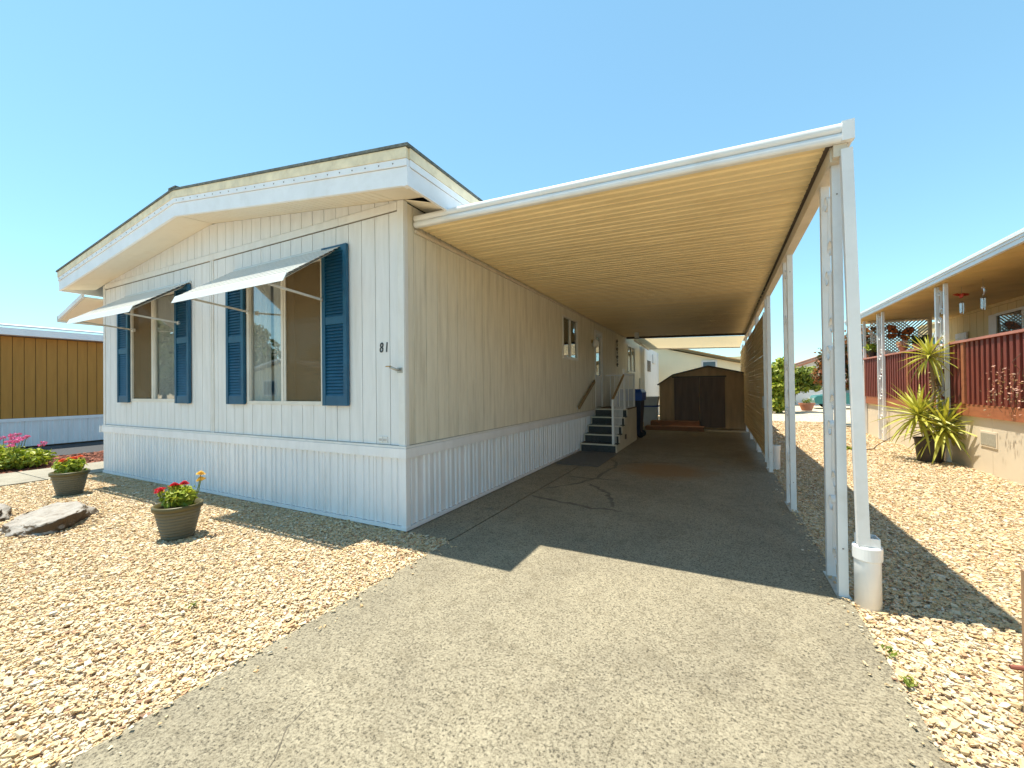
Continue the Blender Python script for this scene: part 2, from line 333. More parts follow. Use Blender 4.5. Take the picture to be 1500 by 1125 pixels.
# ------------------------------------------------------------------ mesh helpers
class MB:
    def __init__(s): s.v = []; s.f = []
    def add(s, vs, fs):
        k = len(s.v); s.v += [tuple(p) for p in vs]; s.f += [tuple(i + k for i in f) for f in fs]; return s
    def hexa(s, p):   # p: bottom 4 ccw from above, top 4
        return s.add(p, [(3, 2, 1, 0), (4, 5, 6, 7), (0, 1, 5, 4), (1, 2, 6, 5), (2, 3, 7, 6), (3, 0, 4, 7)])
    def box(s, x0, x1, y0, y1, z0, z1):
        return s.hexa([(x0, y0, z0), (x1, y0, z0), (x1, y1, z0), (x0, y1, z0), (x0, y0, z1), (x1, y0, z1), (x1, y1, z1), (x0, y1, z1)])
    def slopex(s, x0, z0, x1, z1, h, y0, y1):
        return s.hexa([(x0, y0, z0), (x1, y0, z1), (x1, y1, z1), (x0, y1, z0), (x0, y0, z0 + h), (x1, y0, z1 + h), (x1, y1, z1 + h), (x0, y1, z0 + h)])
    def slopey(s, y0, z0, y1, z1, h, x0, x1):
        return s.hexa([(x0, y0, z0), (x1, y0, z0), (x1, y1, z1), (x0, y1, z1), (x0, y0, z0 + h), (x1, y0, z0 + h), (x1, y1, z1 + h), (x0, y1, z1 + h)])
    def tube(s, path, r, n=8, cap=True):
        P = [Vector(p) for p in path]; R = r if isinstance(r, (list, tuple)) else [r] * len(P)
        k = len(s.v); up = None
        for i, p in enumerate(P):
            d = (P[min(i + 1, len(P) - 1)] - P[max(i - 1, 0)]).normalized()
            if up is None:
                up = Vector((0, 0, 1)) if abs(d.z) < 0.9 else Vector((1, 0, 0))
            a = d.cross(up).normalized(); b = a.cross(d).normalized(); up = b
            for j in range(n):
                t = 2 * PI * j / n
                s.v.append(tuple(p + (a * math.cos(t) + b * math.sin(t)) * R[i]))
        for i in range(len(P) - 1):
            for j in range(n):
                q = (j + 1) % n
                s.f.append((k + i * n + j, k + i * n + q, k + (i + 1) * n + q, k + (i + 1) * n + j))
        if cap:
            s.f.append(tuple(k + j for j in reversed(range(n)))); e = k + (len(P) - 1) * n
            s.f.append(tuple(e + j for j in range(n)))
        return s
    def lathe(s, prof, n=24, c=(0, 0, 0), cap0=True, cap1=False):
        k = len(s.v)
        for (r, z) in prof:
            for j in range(n):
                t = 2 * PI * j / n; s.v.append((c[0] + r * math.cos(t), c[1] + r * math.sin(t), c[2] + z))
        for i in range(len(prof) - 1):
            for j in range(n):
                q = (j + 1) % n
                s.f.append((k + i * n + j, k + i * n + q, k + (i + 1) * n + q, k + (i + 1) * n + j))
        if cap0: s.f.append(tuple(k + j for j in reversed(range(n))))
        if cap1:
            e = k + (len(prof) - 1) * n; s.f.append(tuple(e + j for j in range(n)))
        return s
    def bar(s, a, b, w, h):   # rectangular bar between two points, w horizontal, h the other way
        a, b = Vector(a), Vector(b); d = (b - a).normalized()
        up = Vector((0, 0, 1)) if abs(d.z) < 0.95 else Vector((0, 1, 0))
        r = d.cross(up).normalized() * w / 2; u = r.cross(d).normalized() * h / 2
        return s.hexa([a - r - u, a + r - u, b + r - u, b - r - u, a - r + u, a + r + u, b + r + u, b - r + u])
    def prism(s, poly, y0, y1):   # polygon in xz, extruded along y
        n = len(poly); vs = [(x, y0, z) for x, z in poly] + [(x, y1, z) for x, z in poly]
        fs = [tuple(range(n)), tuple(reversed(range(n, 2 * n)))] + [((i + 1) % n, i, n + i, n + (i + 1) % n) for i in range(n)]
        return s.add(vs, fs)
    def mesh(s, name, mat, smooth=False):
        me = bpy.data.meshes.new(name); me.from_pydata(s.v, [], s.f)
        if mat: me.materials.append(M[mat] if isinstance(mat, str) else mat)
        if smooth:
            me.polygons.foreach_set('use_smooth', [True] * len(me.polygons))
        me.update(); return me

def link(name, me, parent=None, loc=(0, 0, 0), rot=None, scale=None):
    o = bpy.data.objects.new(name, me); COL.objects.link(o)
    if parent is not None: o.parent = parent
    o.location = loc
    if rot is not None: o.rotation_euler = rot
    if scale is not None: o.scale = scale
    return o
def part(name, mb, mat, parent, loc=(0, 0, 0), rot=None, smooth=False, label=None, kind=None):
    o = link(name, mb.mesh(name, mat, smooth), parent, loc, rot)
    if label: o['label'] = label
    if kind: o['kind'] = kind
    return o
def bx(name, mat, parent, *b, label=None):
    return part(name, MB().box(*b), mat, parent, label=label)
def thing(name, label, cat, loc=(0, 0, 0), rz=0, group=None):
    o = bpy.data.objects.new(name, None); COL.objects.link(o); o.empty_display_size = 0.2
    o.location = loc; o.rotation_euler = (0, 0, rz)
    o['label'] = label; o['category'] = cat
    if group: o['group'] = group
    return o
def tag(o, label, cat, group=None):
    o['label'] = label; o['category'] = cat
    if group: o['group'] = group
    return o
def struct(name, mb, mat, label=None, smooth=False):
    o = link(name, mb.mesh(name, mat, smooth)); o['kind'] = 'structure'
    if label: o['label'] = label
    return o
def struct_root(name, label):
    o = bpy.data.objects.new(name, None); COL.objects.link(o); o['kind'] = 'structure'; o['label'] = label
    return o
def copy_tree(o, parent=None):
    c = o.copy(); COL.objects.link(c)
    if parent is not None: c.parent = parent
    for ch in list(o.children): copy_tree(ch, c)
    return c
def big_mesh(name, V, F, mat, smooth=False):
    V = np.asarray(V, np.float32); F = np.asarray(F, np.int32)
    me = bpy.data.meshes.new(name); n = F.shape[1]
    me.vertices.add(len(V)); me.vertices.foreach_set('co', V.ravel())
    me.loops.add(F.size); me.loops.foreach_set('vertex_index', F.ravel())
    me.polygons.add(len(F)); me.polygons.foreach_set('loop_start', np.arange(0, F.size, n, dtype=np.int32))
    me.polygons.foreach_set('loop_total', np.full(len(F), n, np.int32))
    me.polygons.foreach_set('use_smooth', np.full(len(F), smooth))
    me.materials.append(M[mat]); me.update(calc_edges=True); me.validate(); return me

def rects_minus(a0, a1, b0, b1, holes):
    """split a rectangle into rectangles that leave the holes free"""
    xs = sorted({a0, a1, *[h for q in holes for h in q[:2] if a0 < h < a1]})
    out = []
    for i in range(len(xs) - 1):
        m = (xs[i] + xs[i + 1]) / 2; z = b0
        for q in sorted([q for q in holes if q[0] < m < q[1]], key=lambda q: q[2]):
            if q[2] > z + 1e-4: out.append((xs[i], xs[i + 1], z, min(q[2], b1)))
            z = max(z, q[3])
        if z < b1 - 1e-4: out.append((xs[i], xs[i + 1], z, b1))
    return out

def leaves(n, blobs, size, seed, flat=0.3, shell=0.55, aspect=0.55):
    r = np.random.default_rng(seed)
    w = np.array([b[1][0] * b[1][1] * b[1][2] for b in blobs]) ** 0.75; w /= w.sum()
    k = r.choice(len(blobs), n, p=w)
    C = np.array([b[0] for b in blobs])[k]; Rr = np.array([b[1] for b in blobs])[k]
    d = r.normal(size=(n, 3)); d /= np.linalg.norm(d, axis=1)[:, None]
    rad = (shell + (1 - shell) * r.random(n)) * (0.85 + 0.3 * r.random(n))
    P = C + d * Rr * rad[:, None]
    nrm = d * 0.7 + r.normal(size=(n, 3)) * 0.8 + np.array([0, 0, flat]); nrm /= np.linalg.norm(nrm, axis=1)[:, None]
    t = np.cross(nrm, r.normal(size=(n, 3))); t /= np.linalg.norm(t, axis=1)[:, None]
    b = np.cross(nrm, t); s = size * (0.6 + 0.8 * r.random(n))[:, None]
    V = np.empty((n, 4, 3)); V[:, 0] = P - t * s; V[:, 1] = P - b * s * aspect + nrm * s * 0.15
    V[:, 2] = P + t * s - nrm * s * 0.2; V[:, 3] = P + b * s * aspect + nrm * s * 0.15
    return V.reshape(-1, 3), np.arange(n * 4).reshape(-1, 4)

# ================================================================== SETTING
struct('ground', MB().add([(-400, -400, -0.06), (400, -400, -0.06), (400, 600, -0.06), (-400, 600, -0.06)], [(0, 1, 2, 3)]), 'earth', 'bare earth under the whole mobile home park')

def bed(name, poly, z, mat, label):
    mb = MB(); n = len(poly)
    mb.add([(x, y, z) for x, y in poly], [tuple(range(n))]); return struct(name, mb, mat, label)
bed('gravel_bed', [(-7.1, -9.5), (0.55, -9.5), (0.55, 0.0), (-7.1, 0.0)], -0.022, 'gravel_far', 'cream gravel bed in front of the mobile home')
bed('gravel_bed', [(3.64, -9.5), (6.66, -9.5), (6.66, 14.6), (14, 14.6), (14, 40), (3.64, 40)], -0.022, 'gravel_far', 'cream gravel bed between the carport and the next home')
bed('street', [(-200, -30), (200, -30), (200, -9.6), (-200, -9.6)], -0.03, 'asphalt', 'asphalt street in front of the homes')

drive = struct_root('driveway', 'aged exposed aggregate concrete driveway running under the carport')
for y0, y1 in ((-9.5, 5.84), (5.85, 9.29), (9.30, 11.6)):
    part('slab', MB().box(0.575, 3.63, y0, y1, -0.12, 0.0), 'drive', drive)
for y0, y1 in ((-0.02, 1.02), (1.03, 2.86), (2.87, 5.69), (5.70, 8.9), (8.91, 11.6)):
    part('slab', MB().box(0.035, 0.553, y0, y1, -0.12, -0.004), 'drive', drive)
def ribbon(pts, w, seed):
    rr = random.Random(seed); P = []
    for i in range(len(pts) - 1):
        for k in range(6):
            t = k / 6; P.append(Vector((pts[i][0] * (1 - t) + pts[i + 1][0] * t, pts[i][1] * (1 - t) + pts[i + 1][1] * t, 0.0025)))
    P.append(Vector((*pts[-1], 0.0025))); mb = MB(); n = len(P)
    for i, p in enumerate(P):
        d = (P[min(i + 1, n - 1)] - P[max(i - 1, 0)]).normalized(); q = Vector((-d.y, d.x, 0))
        ww = w * (0.35 + 0.9 * rr.random()) * (1 if 0 < i < n - 1 else 0.2); j = q * (rr.random() - 0.5) * w * 0.8
        mb.v += [tuple(p + j - q * ww / 2), tuple(p + j + q * ww / 2)]
    mb.f = [(2 * i, 2 * i + 2, 2 * i + 3, 2 * i + 1) for i in range(n - 1)]
    return mb
for k, (pts, w) in enumerate([([(0.60, 1.76), (1.0, 1.64), (1.5, 1.53), (1.85, 1.57)], 0.07), ([(1.12, 2.7), (1.45, 2.37), (1.63, 1.97), (1.73, 1.66)], 0.07),
                              ([(0.60, 3.06), (1.06, 3.07), (1.51, 3.12)], 0.06), ([(0.60, 2.15), (0.96, 2.68), (1.1, 3.14), (1.17, 4.07), (1.1, 4.62), (0.93, 4.86)], 0.06),
                              ([(1.15, 4.41), (1.52, 4.8), (2.3, 5.0)], 0.05)]):
    part('crack_stain', ribbon(pts, w, k), 'tar', drive)
part('crack', ribbon([(1.17, -1.95), (1.20, -2.10), (1.30, -2.22), (1.42, -2.5)], 0.004, 9), 'tar', drive)

walk = struct_root('front_walk', 'pale concrete walk beside the left end of the home')
for i in range(11):
    y0 = -9.5 + i * 2.2
    part('slab', MB().box(-8.55, -7.1, y0, y0 + 2.185, -0.1, 0.012), 'walk', walk)
struct('neighbour_driveway', MB().box(-13.36, -10.65, -9.5, 30, -0.1, 0.0), 'asphalt', 'dark asphalt drive beside the tan home')
bed('mulch_bed', [(-10.65, -9.5), (-8.55, -9.5), (-8.55, 30), (-10.65, 30)], -0.015, 'mulch', 'red bark mulch bed between walk and asphalt drive')

def stones(name, regions, seed, mat, label, shapes_flat=0.55):
    r = np.random.default_rng(seed)
    bV = np.array([(x, y, z) for z in (-1, 1) for x, y in ((-1, -1), (1, -1), (1, 1), (-1, 1))], float) * 0.72
    q4 = [(3, 2, 1, 0), (4, 5, 6, 7), (0, 1, 5, 4), (1, 2, 6, 5), (2, 3, 7, 6), (3, 0, 4, 7)]
    bF = np.array([t for a, b, c, d in q4 for t in ((a, b, c), (a, c, d))])
    shp = [bV * (0.62 + 0.70 * r.random((len(bV), 1))) + r.normal(size=bV.shape) * 0.16 for _ in range(40)]
    VV, FF = [], []; base = 0
    for (x0, x1, y0, y1, dens, smin, smax, test) in regions:
        n = int((x1 - x0) * (y1 - y0) * dens)
        P = np.column_stack([x0 + (x1 - x0) * r.random(n), y0 + (y1 - y0) * r.random(n)])
        if test is not None: P = P[test(P[:, 0], P[:, 1])]
        n = len(P)
        s = smin + (smax - smin) * r.random(n) ** 1.8
        sc = np.column_stack([s * (1.0 + 0.5 * r.random(n)), s * (0.65 + 0.35 * r.random(n)), s * (0.30 + 0.32 * r.random(n))])
        a = r.random(n) * 2 * PI; tl = r.normal(size=n) * 0.17; tb = r.normal(size=n) * 0.17
        B = np.array([shp[i] for i in r.integers(0, 40, n)]) * sc[:, None, :]
        ct, st = np.cos(tl)[:, None], np.sin(tl)[:, None]
        y, z = B[:, :, 1] * ct - B[:, :, 2] * st, B[:, :, 1] * st + B[:, :, 2] * ct
        ct, st = np.cos(tb)[:, None], np.sin(tb)[:, None]
        x, z = B[:, :, 0] * ct + z * st, -B[:, :, 0] * st + z * ct
        ca, sa = np.cos(a)[:, None], np.sin(a)[:, None]
        X = x * ca - y * sa + P[:, 0:1]; Y = x * sa + y * ca + P[:, 1:2]
        onslab = ((P[:, 0] > 0.575) & (P[:, 0] < 3.63)) * 0.020
        Z = z + (-0.018 + 0.016 * r.random(n) + onslab)[:, None]
        V = np.stack([X, Y, Z], -1).reshape(-1, 3)
        VV.append(V); FF.append((bF[None] + (np.arange(n) * len(bV))[:, None, None]).reshape(-1, 3) + base); base += len(V)
    me = big_mesh(name, np.concatenate(VV), np.concatenate(FF), mat)
    o = link(name, me); o['kind'] = 'stuff'; o['label'] = label; return o
vis_left = lambda x, y: (y < -0.005) & (y > -4.1 + 0.204 * (2.875 - x))
stones('gravel', [(-7.08, 0.57, -3.4, 0.0, 4700, 0.0055, 0.0135, vis_left), (-7.08, 0.57, -3.4, 0.0, 420, 0.012, 0.023, vis_left), (0.56, 0.74, -3.0, -0.1, 90, 0.005, 0.013, None), (0.56, 0.62, -3.0, -0.1, 500, 0.005, 0.013, None)], 3, 'gravel', 'cream and tan crushed stone gravel in front of the home')
vis_r = lambda x, y: (x - 2.875) < (y + 3.5) * 1.35
stones('gravel', [(3.63, 6.63, -1.6, 3.0, 3600, 0.0065, 0.0155, vis_r), (3.46, 3.64, -1.6, 4.0, 60, 0.005, 0.013, None), (3.57, 3.64, -1.6, 4.0, 500, 0.005, 0.013, None), (3.63, 6.63, -1.6, 3.0, 380, 0.013, 0.026, vis_r), (3.63, 6.63, 3.0, 6.0, 2400, 0.008, 0.020, None), (3.63, 6.63, 6.0, 9.0, 1300, 0.010, 0.024, None),
                  (3.63, 6.63, 9.0, 16.0, 500, 0.016, 0.034, None)], 5, 'gravel', 'cream and tan gravel along the carport posts')
stones('bark_mulch', [(-10.64, -8.57, -1.2, 4.0, 500, 0.02, 0.045, None)], 6, 'mulch', 'red brown bark chips beside the walk')

# ================================================================== MOBILE HOME
WL = -7.05; XM = WL / 2; HY = 13.8
home = thing('mobile_home', 'pale grey single storey mobile home with blue shutters and white skirting', 'mobile home')
zw = lambda x: 3.82 - 0.122 * abs(x - XM)
zf = lambda x: 3.765 - 0.1325 * abs(x - XM)
WIN_R = (-2.67, -1.23, 1.31, 2.95); WIN_L = (-5.97, -4.52, 1.33, 2.95)
SW1 = (4.73, 5.64, 2.09, 2.89); SW2 = (11.3, 12.6, 1.97, 2.85); DOOR = (7.13, 7.83, 0.90, 2.88)
# backing walls (carry the joints between boards)
mb = MB()
for (a, b, c, d) in rects_minus(WL + 0.02, -0.02, 0.70, 3.36, [WIN_R, WIN_L]): mb.box(a, b, 0.014, 0.05, c, d)
mb.prism([(WL + 0.02, 3.36), (-0.02, 3.36), (-0.02, zw(-0.02) - 0.01), (XM, zw(XM) - 0.01), (WL + 0.02, zw(WL) - 0.01)], 0.014, 0.05)
part('wall', mb, 'gap', home)
mb = MB()
for (a, b, c, d) in rects_minus(0.02, HY, 0.70, 3.36, [SW1, SW2, DOOR]): mb.box(-0.05, -0.014, a, b, c, d)
part('wall', mb, 'gap', home)
mb = MB().box(WL, WL + 0.04, 0.02, HY, 0.05, 3.36); mb.box(WL, 0.0, HY, HY + 0.03, 0.05, 3.36)
part('wall', mb, 'siding', home)
bx('floor', 'dark_room', home, WL + 0.05, -0.05, 0.06, HY - 0.05, 0.62, 0.69)
bx('room_divider', 'dark_room', home, WL + 0.05, -0.06, 1.6, 1.65, 0.70, 3.30)
bx('room_divider', 'dark_room', home, -1.65, -1.60, 1.66, HY - 0.1, 0.70, 3.30)
# siding boards, 0.2 m pitch, every board its own piece
bcache = {}
def board_mesh(w, h, t, mat):
    k = (round(w, 3), round(h, 3), t, mat)
    if k not in bcache: bcache[k] = MB().box(0, w, -t, 0, 0, h).mesh('siding_board', mat)
    return bcache[k]
GAP = 0.008
for i in range(36):
    x1 = -0.0 - 0.2 * i - GAP / 2; x0 = max(x1 - 0.2 + GAP, WL + 0.02)
    if i == 0: x1 -= 0.01
    if x1 - x0 < 0.02: continue
    for (a, b, c, d) in rects_minus(x0, x1, 0.865, 3.286, [WIN_R, WIN_L]):
        if b - a > 0.01: link('siding_board', board_mesh(b - a, d - c, 0.012, 'siding'), home, (a, 0.013, c))
    mb = MB(); mb.hexa([(x0, 0.001, 3.393), (x1, 0.001, 3.393), (x1, 0.013, 3.393), (x0, 0.013, 3.393), (x0, 0.001, zw(x0)), (x1, 0.001, zw(x1)), (x1, 0.013, zw(x1)), (x0, 0.013, zw(x0))])
    if zw((x0 + x1) / 2) > 3.40: part('siding_board', mb, 'siding', home)
for i in range(69):
    y0 = -0.05 + 0.2 * i + GAP / 2; y1 = min(y0 + 0.2 - GAP, HY); y0 = max(y0, 0.05)
    for (a, b, c, d) in rects_minus(y0, y1, 0.865, 3.375, [SW1, SW2, DOOR]):
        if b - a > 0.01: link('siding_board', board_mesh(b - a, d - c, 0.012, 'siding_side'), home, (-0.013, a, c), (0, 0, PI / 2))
# trim
bx('corner_trim', 'trim', home, -0.075, 0.006, -0.012, -0.001, 0.862, 3.385)
bx('corner_trim', 'trim', home, 0.0015, 0.012, 0.0, 0.045, 0.862, 3.38)
bx('corner_trim', 'trim', home, WL - 0.01, WL + 0.06, -0.012, -0.001, 0.862, 3.36)
bx('corner_trim', 'trim', home, 0.0, 0.02, HY - 0.1, HY + 0.012, 0.1, 3.0)
bx('seam_trim', 'trim', home, XM - 0.035, XM - 0.008, -0.014, -0.0005, 0.862, 3.296)
bx('seam_trim', 'trim', home, XM + 0.008, XM + 0.035, -0.014, -0.0005, 0.862, 3.296)
for a, b in ((WL + 0.065, XM - 1.2), (XM - 1.195, -0.95), (-0.945, -0.08)):
    bx('frieze_trim', 'trim', home, a, b, -0.013, -0.001, 3.298, 3.382)
bx('wall_cove', 'beam', home, 0.003, 0.03, 0.16, 11.0, 3.095, 3.125)
# skirting
def skirt_panel(w, h, mat='skirt'):
    prof = [(0, 0)]
    for c in (0.03, 0.115, 0.245, 0.325):
        c *= w / 0.4
        prof += [(c - 0.014, 0), (c - 0.006, 0.019), (c + 0.014, 0.019), (c + 0.020, 0)]
    prof += [(w - 0.003, 0)]
    mb = MB(); n = len(prof)
    mb.v = [(x, -d, 0) for x, d in prof] + [(x, -d, h) for x, d in prof]
    mb.f = [(i, i + 1, n + i + 1, n + i) for i in range(n - 1)]
    return mb.mesh('skirt_panel', mat)
skm = skirt_panel(0.4, 0.70)
bx('skirt_backing', 'gap', home, WL, -0.002, 0.004, 0.03, -0.03, 0.75)
bx('skirt_backing', 'gap', home, -0.03, -0.004, 0.031, HY, -0.03, 0.75)
for i in range(17): link('skirt_panel', skm, home, (-0.045 - 0.4 * (i + 1), 0.0, 0.04))
link('skirt_panel', skirt_panel(0.2, 0.70), home, (WL + 0.005, 0.0, 0.04))
for i in range(34): link('skirt_panel', skm, home, (0.0, 0.045 + 0.4 * i, 0.04), (0, 0, PI / 2))
bx('skirt_corner', 'skirt', home, -0.045, 0.018, -0.018, -0.002, 0.035, 0.745)
bx('skirt_corner', 'skirt', home, 0.0005, 0.0185, -0.0005, 0.045, 0.035, 0.745)
bx('skirt_channel', 'skirt', home, WL - 0.015, 0.024, -0.024, 0.0, 0.0, 0.036)
bx('skirt_channel', 'skirt', home, 0.001, 0.025, 0.002, HY, 0.0, 0.036)
bx('skirt_band', 'skirt', home, WL - 0.04, -3.6, -0.035, 0.01, 0.735, 0.835)
bx('skirt_band', 'skirt', home, -3.598, 0.035, -0.035, 0.01, 0.735, 0.835)
bx('skirt_band', 'skirt', home, WL - 0.06, WL - 0.02, -0.055, 0.05, 0.725, 0.845)
for i in range(4):
    y0 = 0.011 + 3.45 * i
    bx('skirt_band', 'skirt', home, -0.002, 0.034, y0, y0 + 3.446, 0.735, 0.835)
bx('sill_flashing', 'trim', home, WL - 0.02, 0.03, -0.028, -0.0, 0.837, 0.860)
bx('sill_flashing', 'trim', home, 0.001, 0.028, 0.002, HY, 0.837, 0.860)
# roof
EX = 0.45; EY = -0.45; RL = WL - 0.45
zt = lambda x: zf(x) + 0.33
for x0, x1 in ((XM, EX), (RL, XM)):
    part('roof', MB().slopex(x0 - (0.03 if x0 == RL else 0), zt(x0), x1 + (0.03 if x1 == EX else 0), zt(x1), 0.025, EY - 0.03, HY + 0.4), 'shingle', home)
    part('roof_edge', MB().slopex(x0, zf(x0) + 0.235, x1, zf(x1) + 0.235, 0.094, EY - 0.018, EY + 0.02), 'drip', home)
    part('fascia', MB().slopex(x0, zf(x0), x1, zf(x1), 0.165, EY, EY + 0.03), 'fascia', home)
    part('fascia_strip', MB().slopex(x0, zf(x0) + 0.170, x1, zf(x1) + 0.170, 0.062, EY - 0.012, EY + 0.025), 'fascia', home)
    mb = MB()
    k = int(abs(x1 - x0) / 0.17)
    for i in range(k):
        x = x0 + 0.08 + i * 0.17; mb.lathe([(0.008, 0), (0.005, 0.005)], 6, cap1=True)
        for j in range(12): a = mb.v[-12 + j]; mb.v[-12 + j] = (x + a[0], EY - 0.0125 - a[2], zf(x) + 0.20 + a[1])
    part('rivets', mb, 'rivet', home, kind='stuff')
zr = zf(EX)
bx('roof_edge', 'drip', home, EX - 0.02, EX + 0.018, EY + 0.021, HY + 0.38, zr + 0.235, zr + 0.329)
bx('fascia', 'fascia', home, EX - 0.03, EX, EY + 0.031, HY + 0.38, zr, zr + 0.165)
bx('fascia_strip', 'fascia', home, EX - 0.025, EX + 0.012, EY + 0.026, HY + 0.38, zr + 0.170, zr + 0.232)
zl = zf(RL)
bx('fascia', 'fascia', home, RL, RL + 0.03, EY + 0.031, HY + 0.38, zl, zl + 0.32)
bx('fascia_cap', 'fascia', home, EX - 0.05, EX + 0.003, EY - 0.003, EY + 0.05, zr - 0.003, zr + 0.167)
bx('ridge_cap', 'shingle', home, XM - 0.09, XM + 0.09, EY - 0.03, EY + 0.3, zt(XM) + 0.012, zt(XM) + 0.045)
def soff(x0, x1):
    y0, y1 = EY + 0.03, 0.012
    f = lambda x: zf(x) + 0.02; w = lambda x: zw(x) + 0.004
    return MB().hexa([(x0, y0, f(x0)), (x1, y0, f(x1)), (x1, y1, w(x1)), (x0, y1, w(x0)), (x0, y0, f(x0) + .012), (x1, y0, f(x1) + .012), (x1, y1, w(x1) + .012), (x0, y1, w(x0) + .012)])
nb = 35
for i in range(nb):
    a = XM + 0.02 + i * (-0.02 - XM) / nb; part('soffit_board', soff(a, a + (-0.02 - XM) / nb - 0.010), 'soffit', home)
part('soffit_panel', soff(-0.018, EX - 0.03), 'soffit', home)
part('soffit_panel', soff(WL - 0.0, XM - 0.002), 'soffit', home)
part('soffit_panel', soff(RL + 0.03, WL - 0.004), 'soffit', home)
for y0 in np.arange(0.02, HY - 0.1, 1.2):
    part('soffit_panel', MB().slopex(-0.01, 3.392, EX - 0.03, zr + 0.02, 0.012, y0, y0 + 1.194), 'soffit', home)

# front windows
def front_window(win, kinds):
    x0, x1, z0, z1 = win; xm = (x0 + x1) / 2
    wf = bx('window', 'frame', home, x0 - 0.025, x1 + 0.025, -0.012, 0.0, z0 - 0.045, z0)
    for a, b in ((x0 - 0.025, x0 + 0.02), (x1 - 0.02, x1 + 0.025)): bx('window_frame', 'frame', wf, a, b, -0.014, 0.04, z0 + 0.001, z1 + 0.03)
    bx('window_frame', 'frame', wf, x0 + 0.021, x1 - 0.021, -0.014, 0.04, z1, z1 + 0.03)
    bx('mullion', 'frame', wf, xm - 0.035, xm + 0.005, -0.011, 0.03, z0 + 0.001, z1 - 0.001)
    bx('mullion', 'frame', wf, xm + 0.006, xm + 0.036, 0.0, 0.035, z0 + 0.001, z1 - 0.001)
    for (a, b, kind) in ((x0 + 0.02, xm - 0.035, kinds[0]), (xm + 0.036, x1 - 0.02, kinds[1])):
        bx('window_pane', 'glass', wf, a, b, 0.020, 0.024, z0, z1)
        if kind == 'screen':
            bx('curtain', 'curtain', wf, a - 0.03, b + 0.03, 0.12, 0.123, z0 - 0.05, z0 + (z1 - z0) * 0.60)  # pale sheet added to imitate the reflection low on the screened pane
            bx('blind', 'blind', wf, a - 0.03, b + 0.03, 0.10, 0.105, z0 + (z1 - z0) * 0.58, z1 + 0.05)
            bx('insect_screen', 'screen', wf, a, b, 0.012, 0.015, z0, z1)
        else:
            for (u, v) in ((a - 0.06, a + (b - a) * 0.47), (a + (b - a) * 0.60, b + 0.15)):
                n = 40; mb = MB(); ph = random.random() * 6
                for i in range(n + 1):
                    x = u + (v - u) * i / n; y = 0.085 + 0.028 * math.sin(i * 1.05 + ph) + 0.012 * math.sin(i * 2.7)
                    mb.v += [(x, y, z0 - 0.2), (x, y * 0.9, z1 + 0.05)]
                mb.f = [(2 * i, 2 * i + 2, 2 * i + 3, 2 * i + 1) for i in range(n)]
                part('curtain', mb, 'curtain', wf, smooth=True)
    return wf
front_window(WIN_R, ('curtain', 'screen'))
front_window(WIN_L, ('screen', 'curtain'))
# shutters
SH = (0.40, 1.80)
lm = MB().hexa([(0, -0.030, 0.0), (0.29, -0.030, 0.0), (0.29, -0.022, 0.0), (0, -0.022, 0.0), (0, -0.013, 0.033), (0.29, -0.013, 0.033), (0.29, -0.005, 0.033), (0, -0.005, 0.033)]).mesh('louver', 'blue')
def shutter(x0, h=1.80):
    z0, w = 1.265, 0.40
    s = bx('shutter', 'blue', home, x0, x0 + w, -0.016, -0.0135, z0 + 0.01, z0 + h - 0.01)
    for a, b in ((x0, x0 + 0.054), (x0 + w - 0.054, x0 + w)): bx('stile', 'blue', s, a, b, -0.050, -0.0165, z0, z0 + h)
    for a, b in ((z0, z0 + 0.11), (z0 + h * 0.51, z0 + h * 0.51 + 0.085), (z0 + h - 0.07, z0 + h)):
        bx('rail', 'blue', s, x0 + 0.0545, x0 + w - 0.0545, -0.046, -0.0165, a, b)
    for a, b in ((z0 + 0.112, z0 + h * 0.51 - 0.002), (z0 + h * 0.51 + 0.087, z0 + h - 0.072)):
        n = int((b - a) / 0.036)
        for i in range(n): link('louver', lm, s, (x0 + 0.055, -0.014, a + i * (b - a - 0.03) / (n - 1) - 0.002))
for x, h in ((-1.185, 1.80), (-3.115, 1.62), (-4.475, 1.76), (-6.405, 1.62)): shutter(x, h)
